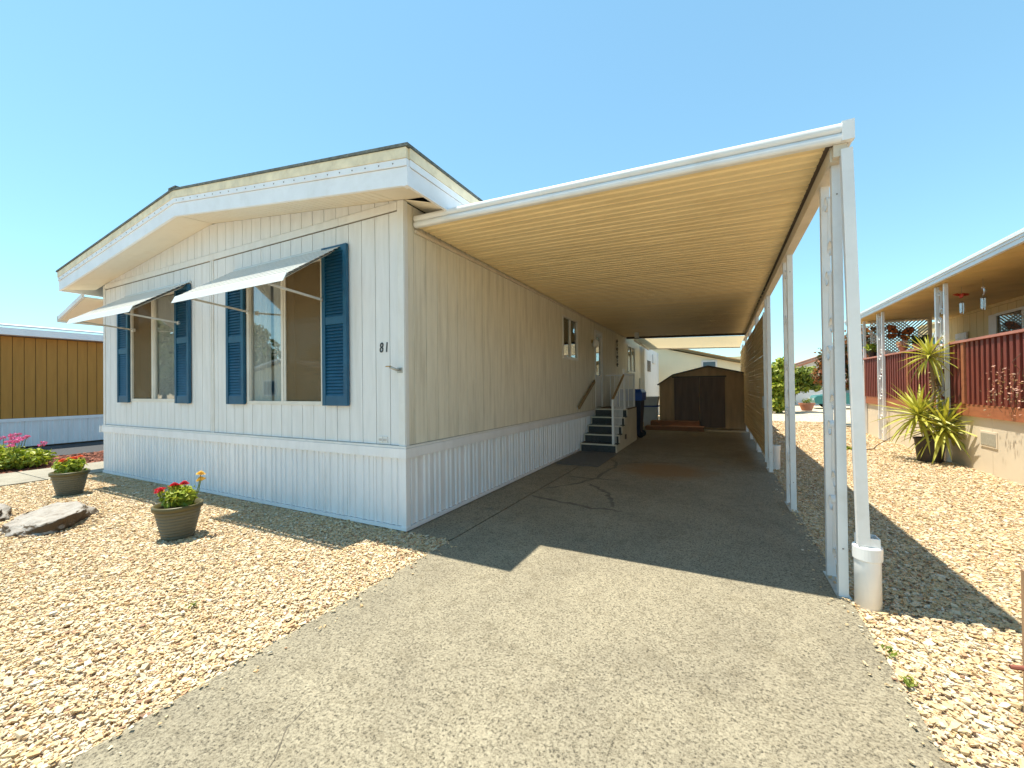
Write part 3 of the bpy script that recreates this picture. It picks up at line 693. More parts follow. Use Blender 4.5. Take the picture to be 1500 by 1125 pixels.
# awnings
def awning(x0, x1):
    n = 11; zt_, zb_, yb = 3.06, 2.60, -0.64
    root = bx('awning', 'awning', home, x0, x1, -0.025, -0.001, zt_ - 0.02, zt_ + 0.02)
    L = math.hypot(zt_ - zb_, yb) / n; ang = math.atan2(zt_ - zb_, -yb)
    me = MB().box(0, x1 - x0, -L * 1.03, 0, -0.0015, 0.0015); me.box(0, x1 - x0, -L * 1.03, -L * 1.03 + 0.004, -0.010, -0.0016)
    me = me.mesh('awning_slat', 'awning')
    for i in range(n):
        t = i / n
        link('awning_slat', me, root, (0, 0, 0)).location = (x0, yb * t - 0.02, zt_ - (zt_ - zb_) * t)
        root.children[-1].rotation_euler = (ang - 0.07, 0, 0)
    part('awning_light_block', MB().slopey(yb, zb_ - 0.038, -0.026, zt_ - 0.035, 0.003, x0 + 0.06, x1 - 0.08), 'awning', root)  # sheet added under the slats to stop sun leaking through
    part('awning_valance', MB().hexa([(x0 - .01, yb - 0.085, zb_ - 0.095), (x1 + .01, yb - 0.085, zb_ - 0.095), (x1 + .01, yb - 0.078, zb_ - 0.095), (x0 - .01, yb - 0.078, zb_ - 0.095),
                                      (x0 - .01, yb - 0.045, zb_ - 0.005), (x1 + .01, yb - 0.045, zb_ - 0.005), (x1 + .01, yb - 0.035, zb_ - 0.005), (x0 - .01, yb - 0.035, zb_ - 0.005)]), 'awning', root)
    for x in (x0 + 0.35, x1 - 0.30):
        part('awning_arm', MB().bar((x, -0.02, 2.475), (x - 0.02, yb - 0.02, 2.53), 0.018, 0.022), 'awning', root)
        part('arm_bracket', MB().box(x - 0.02, x + 0.02, -0.05, -0.015, 2.45, 2.50), 'awning', root)
    for i in range(3):
        x = x0 + 0.15 + i * (x1 - x0 - 0.3) / 2
        part('awning_rafter', MB().bar((x, -0.03, zt_ - 0.045), (x, yb - 0.02, zb_ - 0.045), 0.02, 0.02), 'awning', root)
awning(-2.97, -0.88)
awning(-6.18, -4.08)
# left porch roof seen beyond the corner
pr = part('side_awning', MB().slopex(-8.15, 2.80, WL - 0.01, 3.10, 0.03, -0.25, 2.6), 'soffit', home)
part('side_awning_edge', MB().slopex(-8.17, 2.80, WL - 0.01, 3.103, 0.075, -0.29, -0.255), 'white_metal', pr)
bx('side_awning_edge', 'white_metal', pr, -8.20, -8.155, -0.29, 2.6, 2.77, 2.88)
part('wall_hook', MB().tube([(WL - 0.005, 0.05, 1.60), (WL - 0.07, 0.05, 1.60), (WL - 0.10, 0.05, 1.63), (WL - 0.11, 0.05, 1.67)], 0.012, 6), 'white_metal', home)
# number 81
def digits(ch, x, z, size):
    cu_ = bpy.data.curves.new('num', 'FONT'); cu_.body = ch; cu_.size = size; cu_.extrude = 0.004; cu_.shear = 0.12
    o = bpy.data.objects.new('num', cu_); COL.objects.link(o)
    bpy.context.view_layer.update()
    me = bpy.data.meshes.new_from_object(o.evaluated_get(bpy.context.evaluated_depsgraph_get()))
    bpy.data.objects.remove(o); me.materials.clear(); me.materials.append(M['number']); me.name = 'house_number'
    ob = link('house_number', me, home, (x, -0.003, z), (PI / 2, 0, 0)); ob.scale = (0.72, 1, 1); ob['label'] = 'black digit ' + ch
digits('8', -0.345, 1.835, 0.150); digits('1', -0.272, 1.835, 0.150)
# hose bib and plates
hb = part('hose_bib', MB().tube([(-0.06, 0.0, 1.645), (-0.06, -0.055, 1.64), (-0.075, -0.085, 1.655), (-0.11, -0.10, 1.67)], 0.014, 8), 'galv', home, smooth=True)
part('hose_bib_handle', MB().lathe([(0.030, -0.005), (0.034, 0), (0.030, 0.005)], 10, (-0.125, -0.10, 1.675), cap1=True), 'brass', hb)
bx('hose_bib_flange', 'galv', hb, -0.09, -0.02, -0.016, -0.0125, 1.61, 1.665)
for x in (-0.36, -0.295):
    vp = bx('wall_plate', 'trim', home, x, x + 0.055, -0.012, 0.0, 0.885, 0.945)
    for k in range(3): bx('slot', 'rivet', vp, x + 0.008 + k * 0.016, x + 0.014 + k * 0.016, -0.0135, -0.0121, 0.90, 0.925)

# side windows, door, lamp
def side_window(win, n):
    y0, y1, z0, z1 = win; ym = (y0 + y1) / 2
    w = bx('window', 'frame', home, -0.003, 0.020, y0 - 0.045, y1 + 0.045, z0 - 0.06, z0 - 0.001)
    bx('window_frame', 'frame', w, -0.02, 0.018, y0 - 0.04, y0 + 0.012, z0, z1 + 0.04)
    bx('window_frame', 'frame', w, -0.02, 0.018, y1 - 0.012, y1 + 0.04, z0, z1 + 0.04)
    bx('window_frame', 'frame', w, -0.02, 0.018, y0 + 0.0125, y1 - 0.0125, z1, z1 + 0.04)
    bx('mullion', 'frame', w, -0.018, 0.014, ym - 0.025, ym + 0.025, z0, z1 - 0.001)
    bx('window_pane', 'glass', w, -0.014, -0.010, y0 + 0.012, ym - 0.025, z0, z1)
    bx('window_pane', 'glass', w, -0.014, -0.010, ym + 0.025, y1 - 0.012, z0, z1)
    bx('insect_screen', 'screen', w, -0.032, -0.029, y0 + 0.012, ym - 0.02, z0, z1)
    bx('blind', 'blind', w, -0.12, -0.115, ym, y1 + 0.1, z0 + 0.25, z1)
side_window(SW1, 2); side_window(SW2, 2)
y0, y1, z0, z1 = DOOR
dr = part('door', MB().box(-0.045, -0.012, y0 + 0.06, y1 - 0.06, z0 + 0.01, 1.73), 'door', home)
bx('door_rail', 'door', dr, -0.045, -0.012, y0 + 0.0605, y1 - 0.0605, 2.76, z1 - 0.05)
bx('door_stile', 'door', dr, -0.045, -0.012, y0 + 0.0605, y0 + 0.12, 1.731, 2.759)
bx('door_stile', 'door', dr, -0.045, -0.012, y1 - 0.12, y1 - 0.0605, 1.731, 2.759)
bx('door_pane', 'glass', dr, -0.030, -0.026, y0 + 0.121, y1 - 0.121, 1.732, 2.758)
bx('door_screen', 'screen', dr, -0.040, -0.037, y0 + 0.121, y1 - 0.121, 1.732, 2.758)
part('door_handle', MB().tube([(-0.012, y0 + 0.10, 1.92), (0.03, y0 + 0.10, 1.92), (0.035, y0 + 0.10, 1.86), (-0.012, y0 + 0.10, 1.84)], 0.012, 8), 'brass', dr)
for a, b in ((y0 - 0.02, y0 + 0.055), (y1 - 0.055, y1 + 0.02)): bx('door_frame', 'trim', dr, -0.02, 0.018, a, b, z0, z1 + 0.03)
bx('door_frame', 'trim', dr, -0.02, 0.0175, y0 + 0.0555, y1 - 0.0555, z1 - 0.045, z1 + 0.03)
lp = part('wall_lamp', MB().lathe([(0.05, 0), (0.055, 0.01), (0.02, 0.03)], 12, (0, 0, 0), cap1=True), 'brass', home, (0.0, 6.86, 2.58), (0, PI / 2, 0))
part('lamp_shade', MB().lathe([(0.035, 0.05), (0.07, 0.0), (0.085, -0.07), (0.07, -0.13), (0.03, -0.16)], 14, (0.10, 0, 0)), 'curtain', lp, rot=(0, -PI / 2, 0), smooth=True)
hr = part('handrail', MB().bar((0.06, 5.55, 0.97), (0.06, 6.85, 1.58), 0.035, 0.07), 'handwood', home)
for y, z in ((5.62, 0.96), (6.78, 1.50)): bx('rail_bracket', 'white_metal', hr, -0.0, 0.055, y - 0.015, y + 0.015, z - 0.02, z + 0.03)
bx('fuse_box', 'galv', home, 0.005, 0.06, 13.45, 13.62, 1.3, 1.75)
# rear room
bx('rear_room', 'siding', home, -3.0, 0.16, HY + 0.05, 17.9, 0.0, 3.05)
mb = MB()
for k in range(11): mb.box(0.161, 0.185, 14.55, 15.4, 2.06 + k * 0.042, 2.085 + k * 0.042)
part('louver_vent', mb, 'dark_trim', home)
bx('corner_trim', 'trim', home, 0.05, 0.18, 17.8, 17.93, 0.0, 3.05)
bx('meter_panel', 'trim', home, 0.161, 0.22, 15.9, 16.7, 2.45, 2.85)

# ================================================================== CARPORT
cp = thing('carport', 'long white metal carport with tan ribbed ceiling and scrollwork posts', 'carport')
zc = lambda x, y: 3.16 - 0.031 * x - 0.006 * (y - 0.15)
XL, XR, Y0, Y1 = 0.03, 3.66, 0.15, 11.0
pan_w = 0.31; npan = int((Y1 - Y0 - 0.04) / pan_w)
prof = []
for k in range(3):
    a = k * pan_w / 3
    prof += [(a, 0.0), (a + 0.068, 0.0), (a + 0.078, 0.014), (a + 0.094, 0.014)]
prof += [(pan_w - 0.001, 0.0), (pan_w - 0.001, 0.045)]
n = len(prof); mb = MB()
dz = -0.031 * (XR - 0.03 - XL)
mb.v = [(0, y, z) for y, z in prof] + [(XR - 0.03 - XL, y, z + dz) for y, z in prof]
mb.f = [(i, n + i, n + i + 1, i + 1) for i in range(n - 1)]
pan = mb.mesh('roof_panel', 'roofpan')
for i in range(npan):
    y = Y0 + 0.03 + i * pan_w
    link('roof_panel', pan, cp, (XL, y, zc(XL, y)))
part('roof_top', MB().hexa([(XL, Y0 + .03, zc(XL, Y0) + .05), (XR - .02, Y0 + .03, zc(XR, Y0) + .05), (XR - .02, Y1, zc(XR, Y1) + .05), (XL, Y1, zc(XL, Y1) + .05),
                            (XL, Y0 + .03, zc(XL, Y0) + .06), (XR - .02, Y0 + .03, zc(XR, Y0) + .06), (XR - .02, Y1, zc(XR, Y1) + .06), (XL, Y1, zc(XL, Y1) + .06)]), 'white_metal', cp)
# rolled front fascia: two half round beads
def bead(z_off, r, name, x0=XL - 0.01, x1=XR + 0.005):
    m_ = MB(); P = []
    for k in range(9):
        a = -PI / 2 + PI * k / 8; P.append((-math.cos(a) * r * 0.7, math.sin(a) * r))
    n = len(P)
    m_.v = [(x0, Y0 + p, zc(x0, Y0) + z_off + q) for p, q in P] + [(x1, Y0 + p, zc(x1, Y0) + z_off + q) for p, q in P]
    m_.f = [(i, n + i, n + i + 1, i + 1) for i in range(n - 1)] + [tuple(range(n)), tuple(reversed(range(n, 2 * n)))]
    return part(name, m_, 'white_metal', cp, smooth=False)
fz = -0.012
part('fascia', MB().slopex(XL - 0.01, zc(XL, Y0) + fz, XR + 0.005, zc(XR, Y0) + fz, 0.125, Y0 + 0.001, Y0 + 0.028), 'white_metal', cp)
bead(fz + 0.030, 0.029, 'fascia_bead'); bead(fz + 0.093, 0.031, 'fascia_bead')
part('side_fascia', MB().slopey(Y0 + 0.03, zc(XR, Y0) + fz, Y1, zc(XR, Y1) + fz, 0.125, XR - 0.012, XR + 0.005), 'white_metal', cp)
part('fascia_end', MB().box(XR - 0.055, XR + 0.010, Y0 - 0.025, Y0 + 0.02, zc(XR, Y0) + fz + 0.001, zc(XR, Y0) + fz + 0.128), 'white_metal', cp)
part('rear_fascia', MB().slopex(XL, zc(XL, Y1) - 0.035, XR, zc(XR, Y1) - 0.035, 0.10, Y1, Y1 + 0.03), 'dark_trim', cp)
zb = lambda y: 2.945 - 0.005 * y
part('beam', MB().slopey(Y0 + 0.06, zb(0), Y1 + 1.2, zb(Y1 + 1.2), 0.10, 3.555, 3.635), 'beam', cp)
part('gutter', MB().slopey(Y0 + 0.031, zb(0) + 0.101, Y1, zb(Y1) + 0.101, 0.035, 3.53, 3.645), 'dark_trim', cp)
bx('post_cap', 'beam', cp, 3.565, 3.64, Y0 + 0.015, Y0 + 0.16, 2.955, 3.035)
# ceiling light box near the far end
bx('ceiling_light', 'white_metal', cp, 0.55, 0.67, 9.6, 9.72, 2.93, 3.085)
def spiral(cy, cz, r0, turns, sgn, a0):
    P = []
    for k in range(22):
        t = k / 21; a = a0 + sgn * turns * 2 * PI * t; r = r0 * (1 - 0.72 * t)
        P.append((0, cy + r * math.cos(a), cz + r * math.sin(a)))
    return P
tube_me = None
def post_meshes(h):
    a = MB().box(-0.027, 0.027, -0.026, 0.026, 0, h).mesh('post_tube', 'white_metal')
    sc_ = MB()
    return a
SCR = MB()
def strap(pts, w=0.03, t=0.006):
    m_ = MB(); P = [Vector(p) for p in pts]; n = len(P)
    for i, p in enumerate(P):
        d = (P[min(i + 1, n - 1)] - P[max(i - 1, 0)]).normalized(); q = Vector((0, -d.z, d.y)) * t / 2
        m_.v += [(-w / 2, *(p - q)[1:]), (w / 2, *(p - q)[1:]), (w / 2, *(p + q)[1:]), (-w / 2, *(p + q)[1:])]
    for i in range(n - 1):
        k = 4 * i
        for j in range(4): m_.f.append((k + j, k + (j + 1) % 4, k + 4 + (j + 1) % 4, k + 4 + j))
    m_.f += [(3, 2, 1, 0), (4 * n - 4, 4 * n - 3, 4 * n - 2, 4 * n - 1)]
    return m_
scroll_mesh = None
def scroll():
    # an S-shaped strap with curled ends, between the two tubes (0.24 apart)
    P = spiral(0.225, 0.47, 0.075, 1.1, 1, PI * 1.0)[::-1]
    P += [(0, 0.150 + 0.045 * t, 0.42 - 0.30 * t) for t in (0.25, 0.5, 0.75)]
    P += spiral(0.115, 0.09, 0.075, 1.1, 1, 0)
    return strap(P, 0.034, 0.007).mesh('scroll', 'white_metal')
scroll_mesh = scroll()
def carport_post(parent, y, h, x=3.60, n=5, gap=0.34, name='post'):
    p = part(name, MB().box(-0.027, 0.027, -0.026, 0.026, 0, h), 'white_metal', parent, (x, y, 0))
    part('post_tube', MB().box(-0.027, 0.027, gap - 0.026, gap + 0.026, 0, h), 'white_metal', p)
    for k in range(n):
        link('scroll', scroll_mesh, p, (0, 0, 0.12 + k * (h - 0.2) / n))
    part('foot_plate', MB().box(-0.04, 0.04, -0.05, gap + 0.05, -0.01, 0.006), 'galv', p)
    mb = MB()
    for z in (0.33, h - 0.2): mb.lathe([(0.006, 0), (0.004, 0.004)], 6, cap1=True); 
    for j, z in enumerate((0.33, h - 0.2)):
        for q in range(12):
            a = mb.v[j * 12 + q]; mb.v[j * 12 + q] = (a[0], -0.0262 - a[2], z + a[1])
    part('screws', mb, 'rivet', p)
    return p
for y in (0.29, 2.40, 4.74, 7.0, 9.3, 11.3, 13.4): carport_post(cp, y, zb(y) + 0.0)
# leaning downspout
part('downspout', MB().bar((3.632, 0.17, 2.99), (3.688, 0.185, 0.40), 0.062, 0.052), 'white_metal', cp)
# second, pale panel roof beyond
pc = thing('patio_cover', 'pale translucent panel roof beyond the end of the carport', 'patio cover')
for i in range(9):
    y = 11.06 + i * 0.35; za, zb1 = 3.045 - 0.008 * i, 2.935 - 0.008 * i
    part('roof_panel', MB().hexa([(0.3, y, za), (3.55, y, zb1), (3.55, y + .343, zb1 - .008), (0.3, y + .343, za - .008), (0.3, y, za + .007), (3.55, y, zb1 + .007), (3.55, y + .343, zb1 - .001), (0.3, y + .343, za - .001)]), 'translucent', pc)
part('fascia', MB().slopex(0.3, 2.93, 3.56, 2.82, 0.05, 14.22, 14.26), 'beam', pc)
part('rafter', MB().slopey(11.06, 2.975, 14.2, 2.90, 0.06, 0.26, 0.298), 'beam', pc)

dp = thing('drain_pipe', 'short white plastic drain pipe standing in gravel beside the front carport post', 'drain pipe', (3.715, 0.215, 0))
part('pipe', MB().lathe([(0.070, -0.05), (0.070, 0.31)], 28, cap0=True), 'pvc', dp, smooth=True)
part('collar', MB().lathe([(0.0705, 0.30), (0.078, 0.305), (0.079, 0.385), (0.074, 0.392), (0.060, 0.393)], 28, cap0=False), 'pvc', dp, smooth=False)
mb = MB()
for a, b, c, d in ((-0.055, 0.055, -0.05, -0.044), (-0.055, 0.055, 0.044, 0.05), (-0.055, -0.049, -0.044, 0.044), (0.049, 0.055, -0.044, 0.044)): mb.box(a, b, c, d, 0.390, 0.450)
part('adaptor', mb, 'pvc', dp)
for o in dp.children:
    if o.name.startswith('collar'):
        bv = o.modifiers.new('b', 'BEVEL'); bv.width = 0.002

# lath screen along the posts
ls = thing('lath_screen', 'brown horizontal lath privacy screen hung inside the right hand carport posts', 'privacy screen')
bays = [(4.86, 7.02), (7.06, 9.32), (9.36, 11.32), (11.36, 13.9)]
for (a, b) in bays:
    sm = MB().box(-0.006, 0.006, 0, b - a, 0, 0.0465).mesh('slat', 'lath')
    for k in range(47):
        z = 0.24 + k * 0.0505
        link('slat', sm, ls, (3.545 + 0.004 * ((k % 2) * 2 - 1), a, z), (random.uniform(-0.002, 0.002), 0, random.uniform(-0.002, 0.002)))
    for q in (0.0, 0.33, 0.66, 1.0):
        y = a + (b - a - 0.035) * q
        bx('upright', 'lath', ls, 3.556, 3.568, y, y + 0.035, 0.2, 2.64)
bx('top_rail', 'lath', ls, 3.533, 3.560, 4.86, 13.9, 2.612, 2.645)
bx('end_stile', 'white_metal', ls, 3.525, 3.565, 4.80, 4.84, 0.15, 2.66)
lk = part('latch', MB().box(3.50, 3.524, 4.80, 4.85, 1.05, 1.25), 'rivet', ls)

tag(part('drain_stub', MB().lathe([(0.07, -0.05), (0.07, 0.32), (0.078, 0.32), (0.078, 0.40), (0.06, 0.40)], 20), 'pvc', None, (3.70, 5.1, 0), smooth=False),
    'white plastic drain stub behind the brown lath screen', 'drain pipe')

# ================================================================== STEPS AND LANDING
st = thing('porch_steps', 'five carpeted steps and landing at the side door', 'steps')
SX0, SX1 = 0.04, 0.85; ys = [5.69, 5.99, 6.29, 6.59, 6.89]; RZ = 0.178
for i, y in enumerate(ys):
    z1_ = RZ * (i + 1)
    bx('riser', 'carpet', st, SX0 + 0.02, SX1 - 0.02, y, y + 0.02, RZ * i, z1_ - 0.022)
    yb_ = ys[i + 1] + 0.0 if i < 4 else 8.1
    bx('tread', 'carpet' if i < 4 else 'brown_mat', st, SX0, SX1, y + 0.004, yb_, z1_ - 0.020, z1_ - 0.001)
    bx('nosing', 'nosing', st, SX0 - 0.005, SX1 + 0.005, y - 0.022, y + 0.0035, z1_ - 0.03, z1_ + 0.002)
    bx('riser_edge', 'nosing', st, SX0, SX0 + 0.0195, y - 0.006, y + 0.02, RZ * i + 0.002, z1_ - 0.031)
    bx('riser_edge', 'nosing', st, SX1 - 0.0195, SX1, y - 0.006, y + 0.02, RZ * i + 0.002, z1_ - 0.031)
prof = [(5.70, 0.0)] + [p for i, y in enumerate(ys) for p in ((y + 0.01, RZ * i), (y + 0.01, RZ * (i + 1) - 0.02))] + [(8.1, RZ * 5 - 0.02), (8.1, 0.0)]
m_ = MB(); n = len(prof)
m_.v = [(SX1 - 0.001, y, z) for y, z in prof] + [(SX1 - 0.015, y, z) for y, z in prof]
m_.f = [tuple(range(n)), tuple(reversed(range(n, 2 * n)))] + [((i + 1) % n, i, n + i, n + (i + 1) % n) for i in range(n)]
part('side_panel', m_, 'stringer', st)
bx('outlet_box', 'dark_trim', st, SX1, SX1 + 0.03, 6.55, 6.63, 0.20, 0.31)
rl = part('railing', MB().box(SX1 - 0.10, SX1 - 0.055, 5.70, 5.745, RZ, 1.16), 'white_metal', st)
bx('rail_post', 'white_metal', rl, SX1 - 0.075, SX1 - 0.03, 6.78, 6.825, RZ * 5, 1.86)
part('top_rail', MB().bar((SX1 - 0.075, 5.72, 1.17), (SX1 - 0.055, 6.79, 1.72), 0.04, 0.035), 'handwood', rl)
for k in range(1, 9):
    t = k / 9; y = 5.72 + 1.07 * t; zb_ = RZ * (min(4, int((y - 5.69) / 0.30)) + 1)
    part('baluster', MB().box(SX1 - 0.078, SX1 - 0.064, y - 0.007, y + 0.007, zb_, 1.15 + 0.55 * t), 'white_metal', rl)
bx('top_rail', 'white_metal', rl, SX1 - 0.07, SX1 - 0.035, 6.826, 8.08, 1.73, 1.76)
bx('rail_post', 'white_metal', rl, SX1 - 0.075, SX1 - 0.03, 8.04, 8.085, RZ * 5, 1.78)
bx('top_rail', 'white_metal', rl, 0.04, SX1 - 0.076, 8.045, 8.075, 1.73, 1.76)
for k in range(1, 9): bx('baluster', 'white_metal', rl, SX1 - 0.06, SX1 - 0.046, 6.826 + k * 0.136, 6.84 + k * 0.136, RZ * 5, 1.729)
for k in range(1, 6): bx('baluster', 'white_metal', rl, 0.04 + k * 0.12, 0.054 + k * 0.12, 8.053, 8.067, RZ * 5, 1.729)
tag(link('floor_mat', MB().box(0.10, 0.90, 4.0, 5.62, 0.001, 0.012).mesh('floor_mat', 'mat_grey')), 'dark grey carpet runner on the concrete before the steps', 'mat')
# wall ornament
wo_ = thing('wall_ornament', 'tall dark scrolled metal ornament on the wall beyond the door', 'ornament', (0.015, 9.55, 2.05))
part('stem', MB().tube([(0.02, 0, 0), (0.02, 0, 0.85)], 0.014, 6), 'dark_deco', wo_)
for k in range(7):
    z = 0.06 + k * 0.12
    part('scroll', MB().tube([(0.02 + 0.0, 0.10 * math.cos(a), z + 0.05 * math.sin(a)) for a in np.linspace(0, 1.7 * PI, 12)], 0.012, 5), 'nosing' if k % 2 else 'dark_deco', wo_)

# bins beyond the landing
def bin_(name, label, loc, body, lid, s=1.0, h=1.1):
    t = thing(name, label, 'bin', loc)
    b, T = 0.22 * s, 0.29 * s
    part('body', MB().hexa([(-b, -b, 0.05), (b, -b, 0.05), (b, b, 0.05), (-b, b, 0.05), (-T, -T, h - 0.1), (T, -T, h - 0.1), (T, T, h - 0.1), (-T, T, h - 0.1)]), body, t)
    part('rim', MB().hexa([(-T - .02, -T - .02, h - .32), (T + .02, -T - .02, h - .32), (T + .02, T + .02, h - .32), (-T - .02, T + .02, h - .32), (-T - .03, -T - .03, h - .098), (T + .03, -T - .03, h - .098), (T + .03, T + .03, h - .098), (-T - .03, T + .03, h - .098)]), lid, t)
    part('lid', MB().hexa([(-T - .03, -T - .05, h - .095), (T + .03, -T - .05, h - .095), (T + .03, T + .03, h - .095), (-T - .03, T + .03, h - .095), (-T + .03, -T + .03, h), (T - .03, -T + .03, h), (T - .03, T - .03, h - .01), (-T + .03, T - .03, h - .01)]), lid, t)
    for y in (-b, b): part('wheel', MB().lathe([(0.09, -0.025), (0.09, 0.025)], 14, cap1=True), 'tyre', t, (b + 0.02, y * 0.8, 0.09), (PI / 2, 0, 0))
    part('handle', MB().tube([(-T, T + 0.06, h - 0.06), (T, T + 0.06, h - 0.06)], 0.015, 6), lid, t)
    return t
bin_('wheeled_bin', 'navy wheeled bin with bright blue lid just beyond the landing', (0.62, 8.75, 0), 'bin_dark', 'bin_blue', 1.05, 1.36)
bin_('wheeled_bin', 'dark blue wheeled bin against the wall, half hidden by the railing', (0.35, 9.6, 0), 'bin_dark', 'bin_blue', 0.95, 1.2)
ub = thing('utility_tub', 'pale plastic laundry tub with blue pole beyond the blue bin', 'tub', (0.62, 12.2, 0))
mb = MB().hexa([(-.22, -.2, 0.72), (.22, -.2, 0.72), (.22, .2, 0.72), (-.22, .2, 0.72), (-.28, -.26, 1.06), (.28, -.26, 1.06), (.28, .26, 1.06), (-.28, .26, 1.06)])
part('cabinet', MB().box(-.22, .22, -.2, .2, 0, 0.715), 'cooler', ub)
part('basin', mb, 'cooler', ub); bx('rim', 'bin_blue', ub, -.30, .30, -.28, .28, 0.70, 0.74)
part('pole', MB().tube([(-0.26, -0.3, 0), (-0.26, -0.3, 1.3)], 0.02, 6), 'bin_blue', ub)

# ================================================================== SHED
sh = thing('garden_shed', 'low brown metal garden shed with gambrel roof at the end of the driveway', 'shed')
SY = 11.75; prof = [(0.98, 0.0), (0.98, 1.50), (1.42, 1.80), (2.52, 2.07), (3.62, 1.80), (4.06, 1.50), (4.06, 0.0)]
mb = MB(); 
part('wall', MB().prism(prof, SY + 0.02, SY + 2.4), 'shed', sh)
def rib_panel(x0, x1, z0, z1f, mat, yy, name):
    k = max(1, int(round((x1 - x0) / 0.16))); w = (x1 - x0) / k
    for i in range(k):
        a = x0 + i * w; b = a + w - 0.012
        za, zb__ = z1f(a), z1f(b)
        part(name, MB().hexa([(a, yy - 0.012, z0), (b, yy - 0.012, z0), (b, yy, z0), (a, yy, z0), (a, yy - 0.012, za), (b, yy - 0.012, zb__), (b, yy, zb__), (a, yy, za)]), mat, sh)
top = lambda x: float(np.interp(x, [p[0] for p in prof[1:6]], [p[1] for p in prof[1:6]])) - 0.03
rib_panel(0.99, 1.44, 0.02, lambda x: min(top(x), 1.70), 'shed', SY + 0.018, 'wall_panel')
rib_panel(3.02, 4.05, 0.02, lambda x: min(top(x), 1.70), 'shed', SY + 0.018, 'wall_panel')
bx('door_track', 'shed_roof', sh, 1.40, 3.05, SY - 0.03, SY + 0.018, 1.71, 1.75)
part('gable_panel', MB().prism([(1.42, 1.755), (3.62, 1.755), (3.60, 1.775), (2.52, 2.04), (1.44, 1.775)], SY, SY + 0.018), 'shed', sh)
for (a, b, yy) in ((1.46, 2.24, SY), (2.26, 3.00, SY - 0.012)):
    d = bx('door', 'shed_door', sh, a, b, yy - 0.012, yy, 0.05, 1.705)
    for k in range(5):
        x = a + 0.07 + k * (b - a - 0.14) / 4
        bx('door_rib', 'shed_door', d, x - 0.02, x + 0.02, yy - 0.024, yy - 0.0125, 0.06, 1.70)
    bx('handle', 'dark_trim', d, (b - 0.08 if a < 2 else a + 0.05), (b - 0.05 if a < 2 else a + 0.08), yy - 0.045, yy - 0.0245, 0.9, 1.05)
for i in range(1, 5):
    (xa, za), (xb, zb__) = prof[i], prof[i + 1]
    part('roof_sheet', MB().slopex(xa - (0.06 if i == 1 else 0), za - (0.04 if i == 1 else 0), xb + (0.06 if i == 4 else 0), zb__ - (0.04 if i == 4 else 0), 0.03, SY - 0.10, SY + 2.45), 'shed_roof', sh)
ss = thing('wood_step', 'low redwood step in front of the brown shed', 'step', (0, 0, 0))
bx('board', 'redwood_step', ss, 0.75, 2.25, 11.22, 11.68, 0.22, 0.26); bx('front_board', 'redwood_step', ss, 0.75, 2.25, 11.20, 11.219, 0.0, 0.257)
bx('board', 'redwood_step', ss, 0.65, 2.4, 10.78, 11.19, 0.09, 0.125); bx('front_board', 'redwood_step', ss, 0.65, 2.4, 10.76, 10.779, 0.0, 0.123)

# ================================================================== POTS, ROCKS, FLOWERS
def pot_profile():
    P = [(0.126, 0.0)]
    for k in range(9):
        z = 0.01 + k * 0.031; r = 0.128 + 0.060 * (z / 0.30)
        P += [(r, z), (r + 0.005, z + 0.009), (r + 0.006, z + 0.022), (r + 0.0015, z + 0.0295)]
    return P
def small_flower(parent, p, r, petal, n=14, tilt=(0, 0)):
    mb = MB()
    for ring, (rr, zz, m) in enumerate(((1.0, 0.0, n), (0.68, 0.012, n - 3), (0.4, 0.02, 6))):
        for k in range(m):
            a = 2 * PI * k / m + ring * 0.2; ca, sa = math.cos(a), math.sin(a); w = 0.17 * rr * r * 2
            tip = (ca * r * rr, sa * r * rr, zz - 0.004)
            mid = (ca * r * rr * 0.6, sa * r * rr * 0.6, zz + 0.008)
            mb.add([(0, 0, zz), (mid[0] - sa * w, mid[1] + ca * w, mid[2]), tip, (mid[0] + sa * w, mid[1] - ca * w, mid[2])], [(0, 3, 2, 1)])
    return part('flower', mb, petal, parent, p, (tilt[0], tilt[1], random.random() * 6))
def potted(label, loc, rz, flowers, seed):
    t = thing('flower_pot', label, 'flower pot', loc, rz, 'olive flower pots on the gravel')
    part('pot', MB().lathe(pot_profile(), 36), 'pot', t, smooth=False)
    part('pot_rim', MB().lathe([(0.186, 0.285), (0.203, 0.29), (0.206, 0.328), (0.200, 0.335), (0.186, 0.335), (0.180, 0.25)], 36, cap0=False), 'pot_rim', t, smooth=True)
    part('soil', MB().lathe([(0.179, 0.27), (0.10, 0.285), (0.0, 0.29)], 20, cap0=False), 'soil', t)
    V, F = leaves(520, [((0, 0, 0.39), (0.165, 0.165, 0.13)), ((0.06, -0.05, 0.44), (0.11, 0.10, 0.08)), ((-0.07, 0.03, 0.42), (0.12, 0.10, 0.08))], 0.034, seed, 0.6, 0.3)
    o = link('foliage', big_mesh('foliage', V, F, 'leaf_lime'), t); o['kind'] = 'stuff'
    for (x, y, z, r, pet) in flowers:
        f = small_flower(t, (x, y, z), r, pet, tilt=(random.uniform(-.5, .5), random.uniform(-.5, .5)))
        part('stem', MB().tube([(x * 0.6, y * 0.6, 0.30), (x * 0.9, y * 0.9, z * 0.8), (x, y, z - 0.004)], 0.004, 5), 'leaf_green', t)
    return t
potted('ribbed olive pot with red flowers and one tall yellow bloom, nearer the camera', (-1.98, -1.10, -0.01), 0.4,
       [(-0.10, -0.10, 0.49, 0.045, 'red'), (-0.05, -0.13, 0.50, 0.045, 'red'), (0.02, -0.06, 0.53, 0.05, 'red'), (0.05, 0.02, 0.53, 0.045, 'red'), (-0.15, -0.06, 0.47, 0.04, 'red'),
        (0.19, 0.06, 0.62, 0.045, 'yellow'), (0.20, 0.05, 0.565, 0.045, 'yellow')], 21)
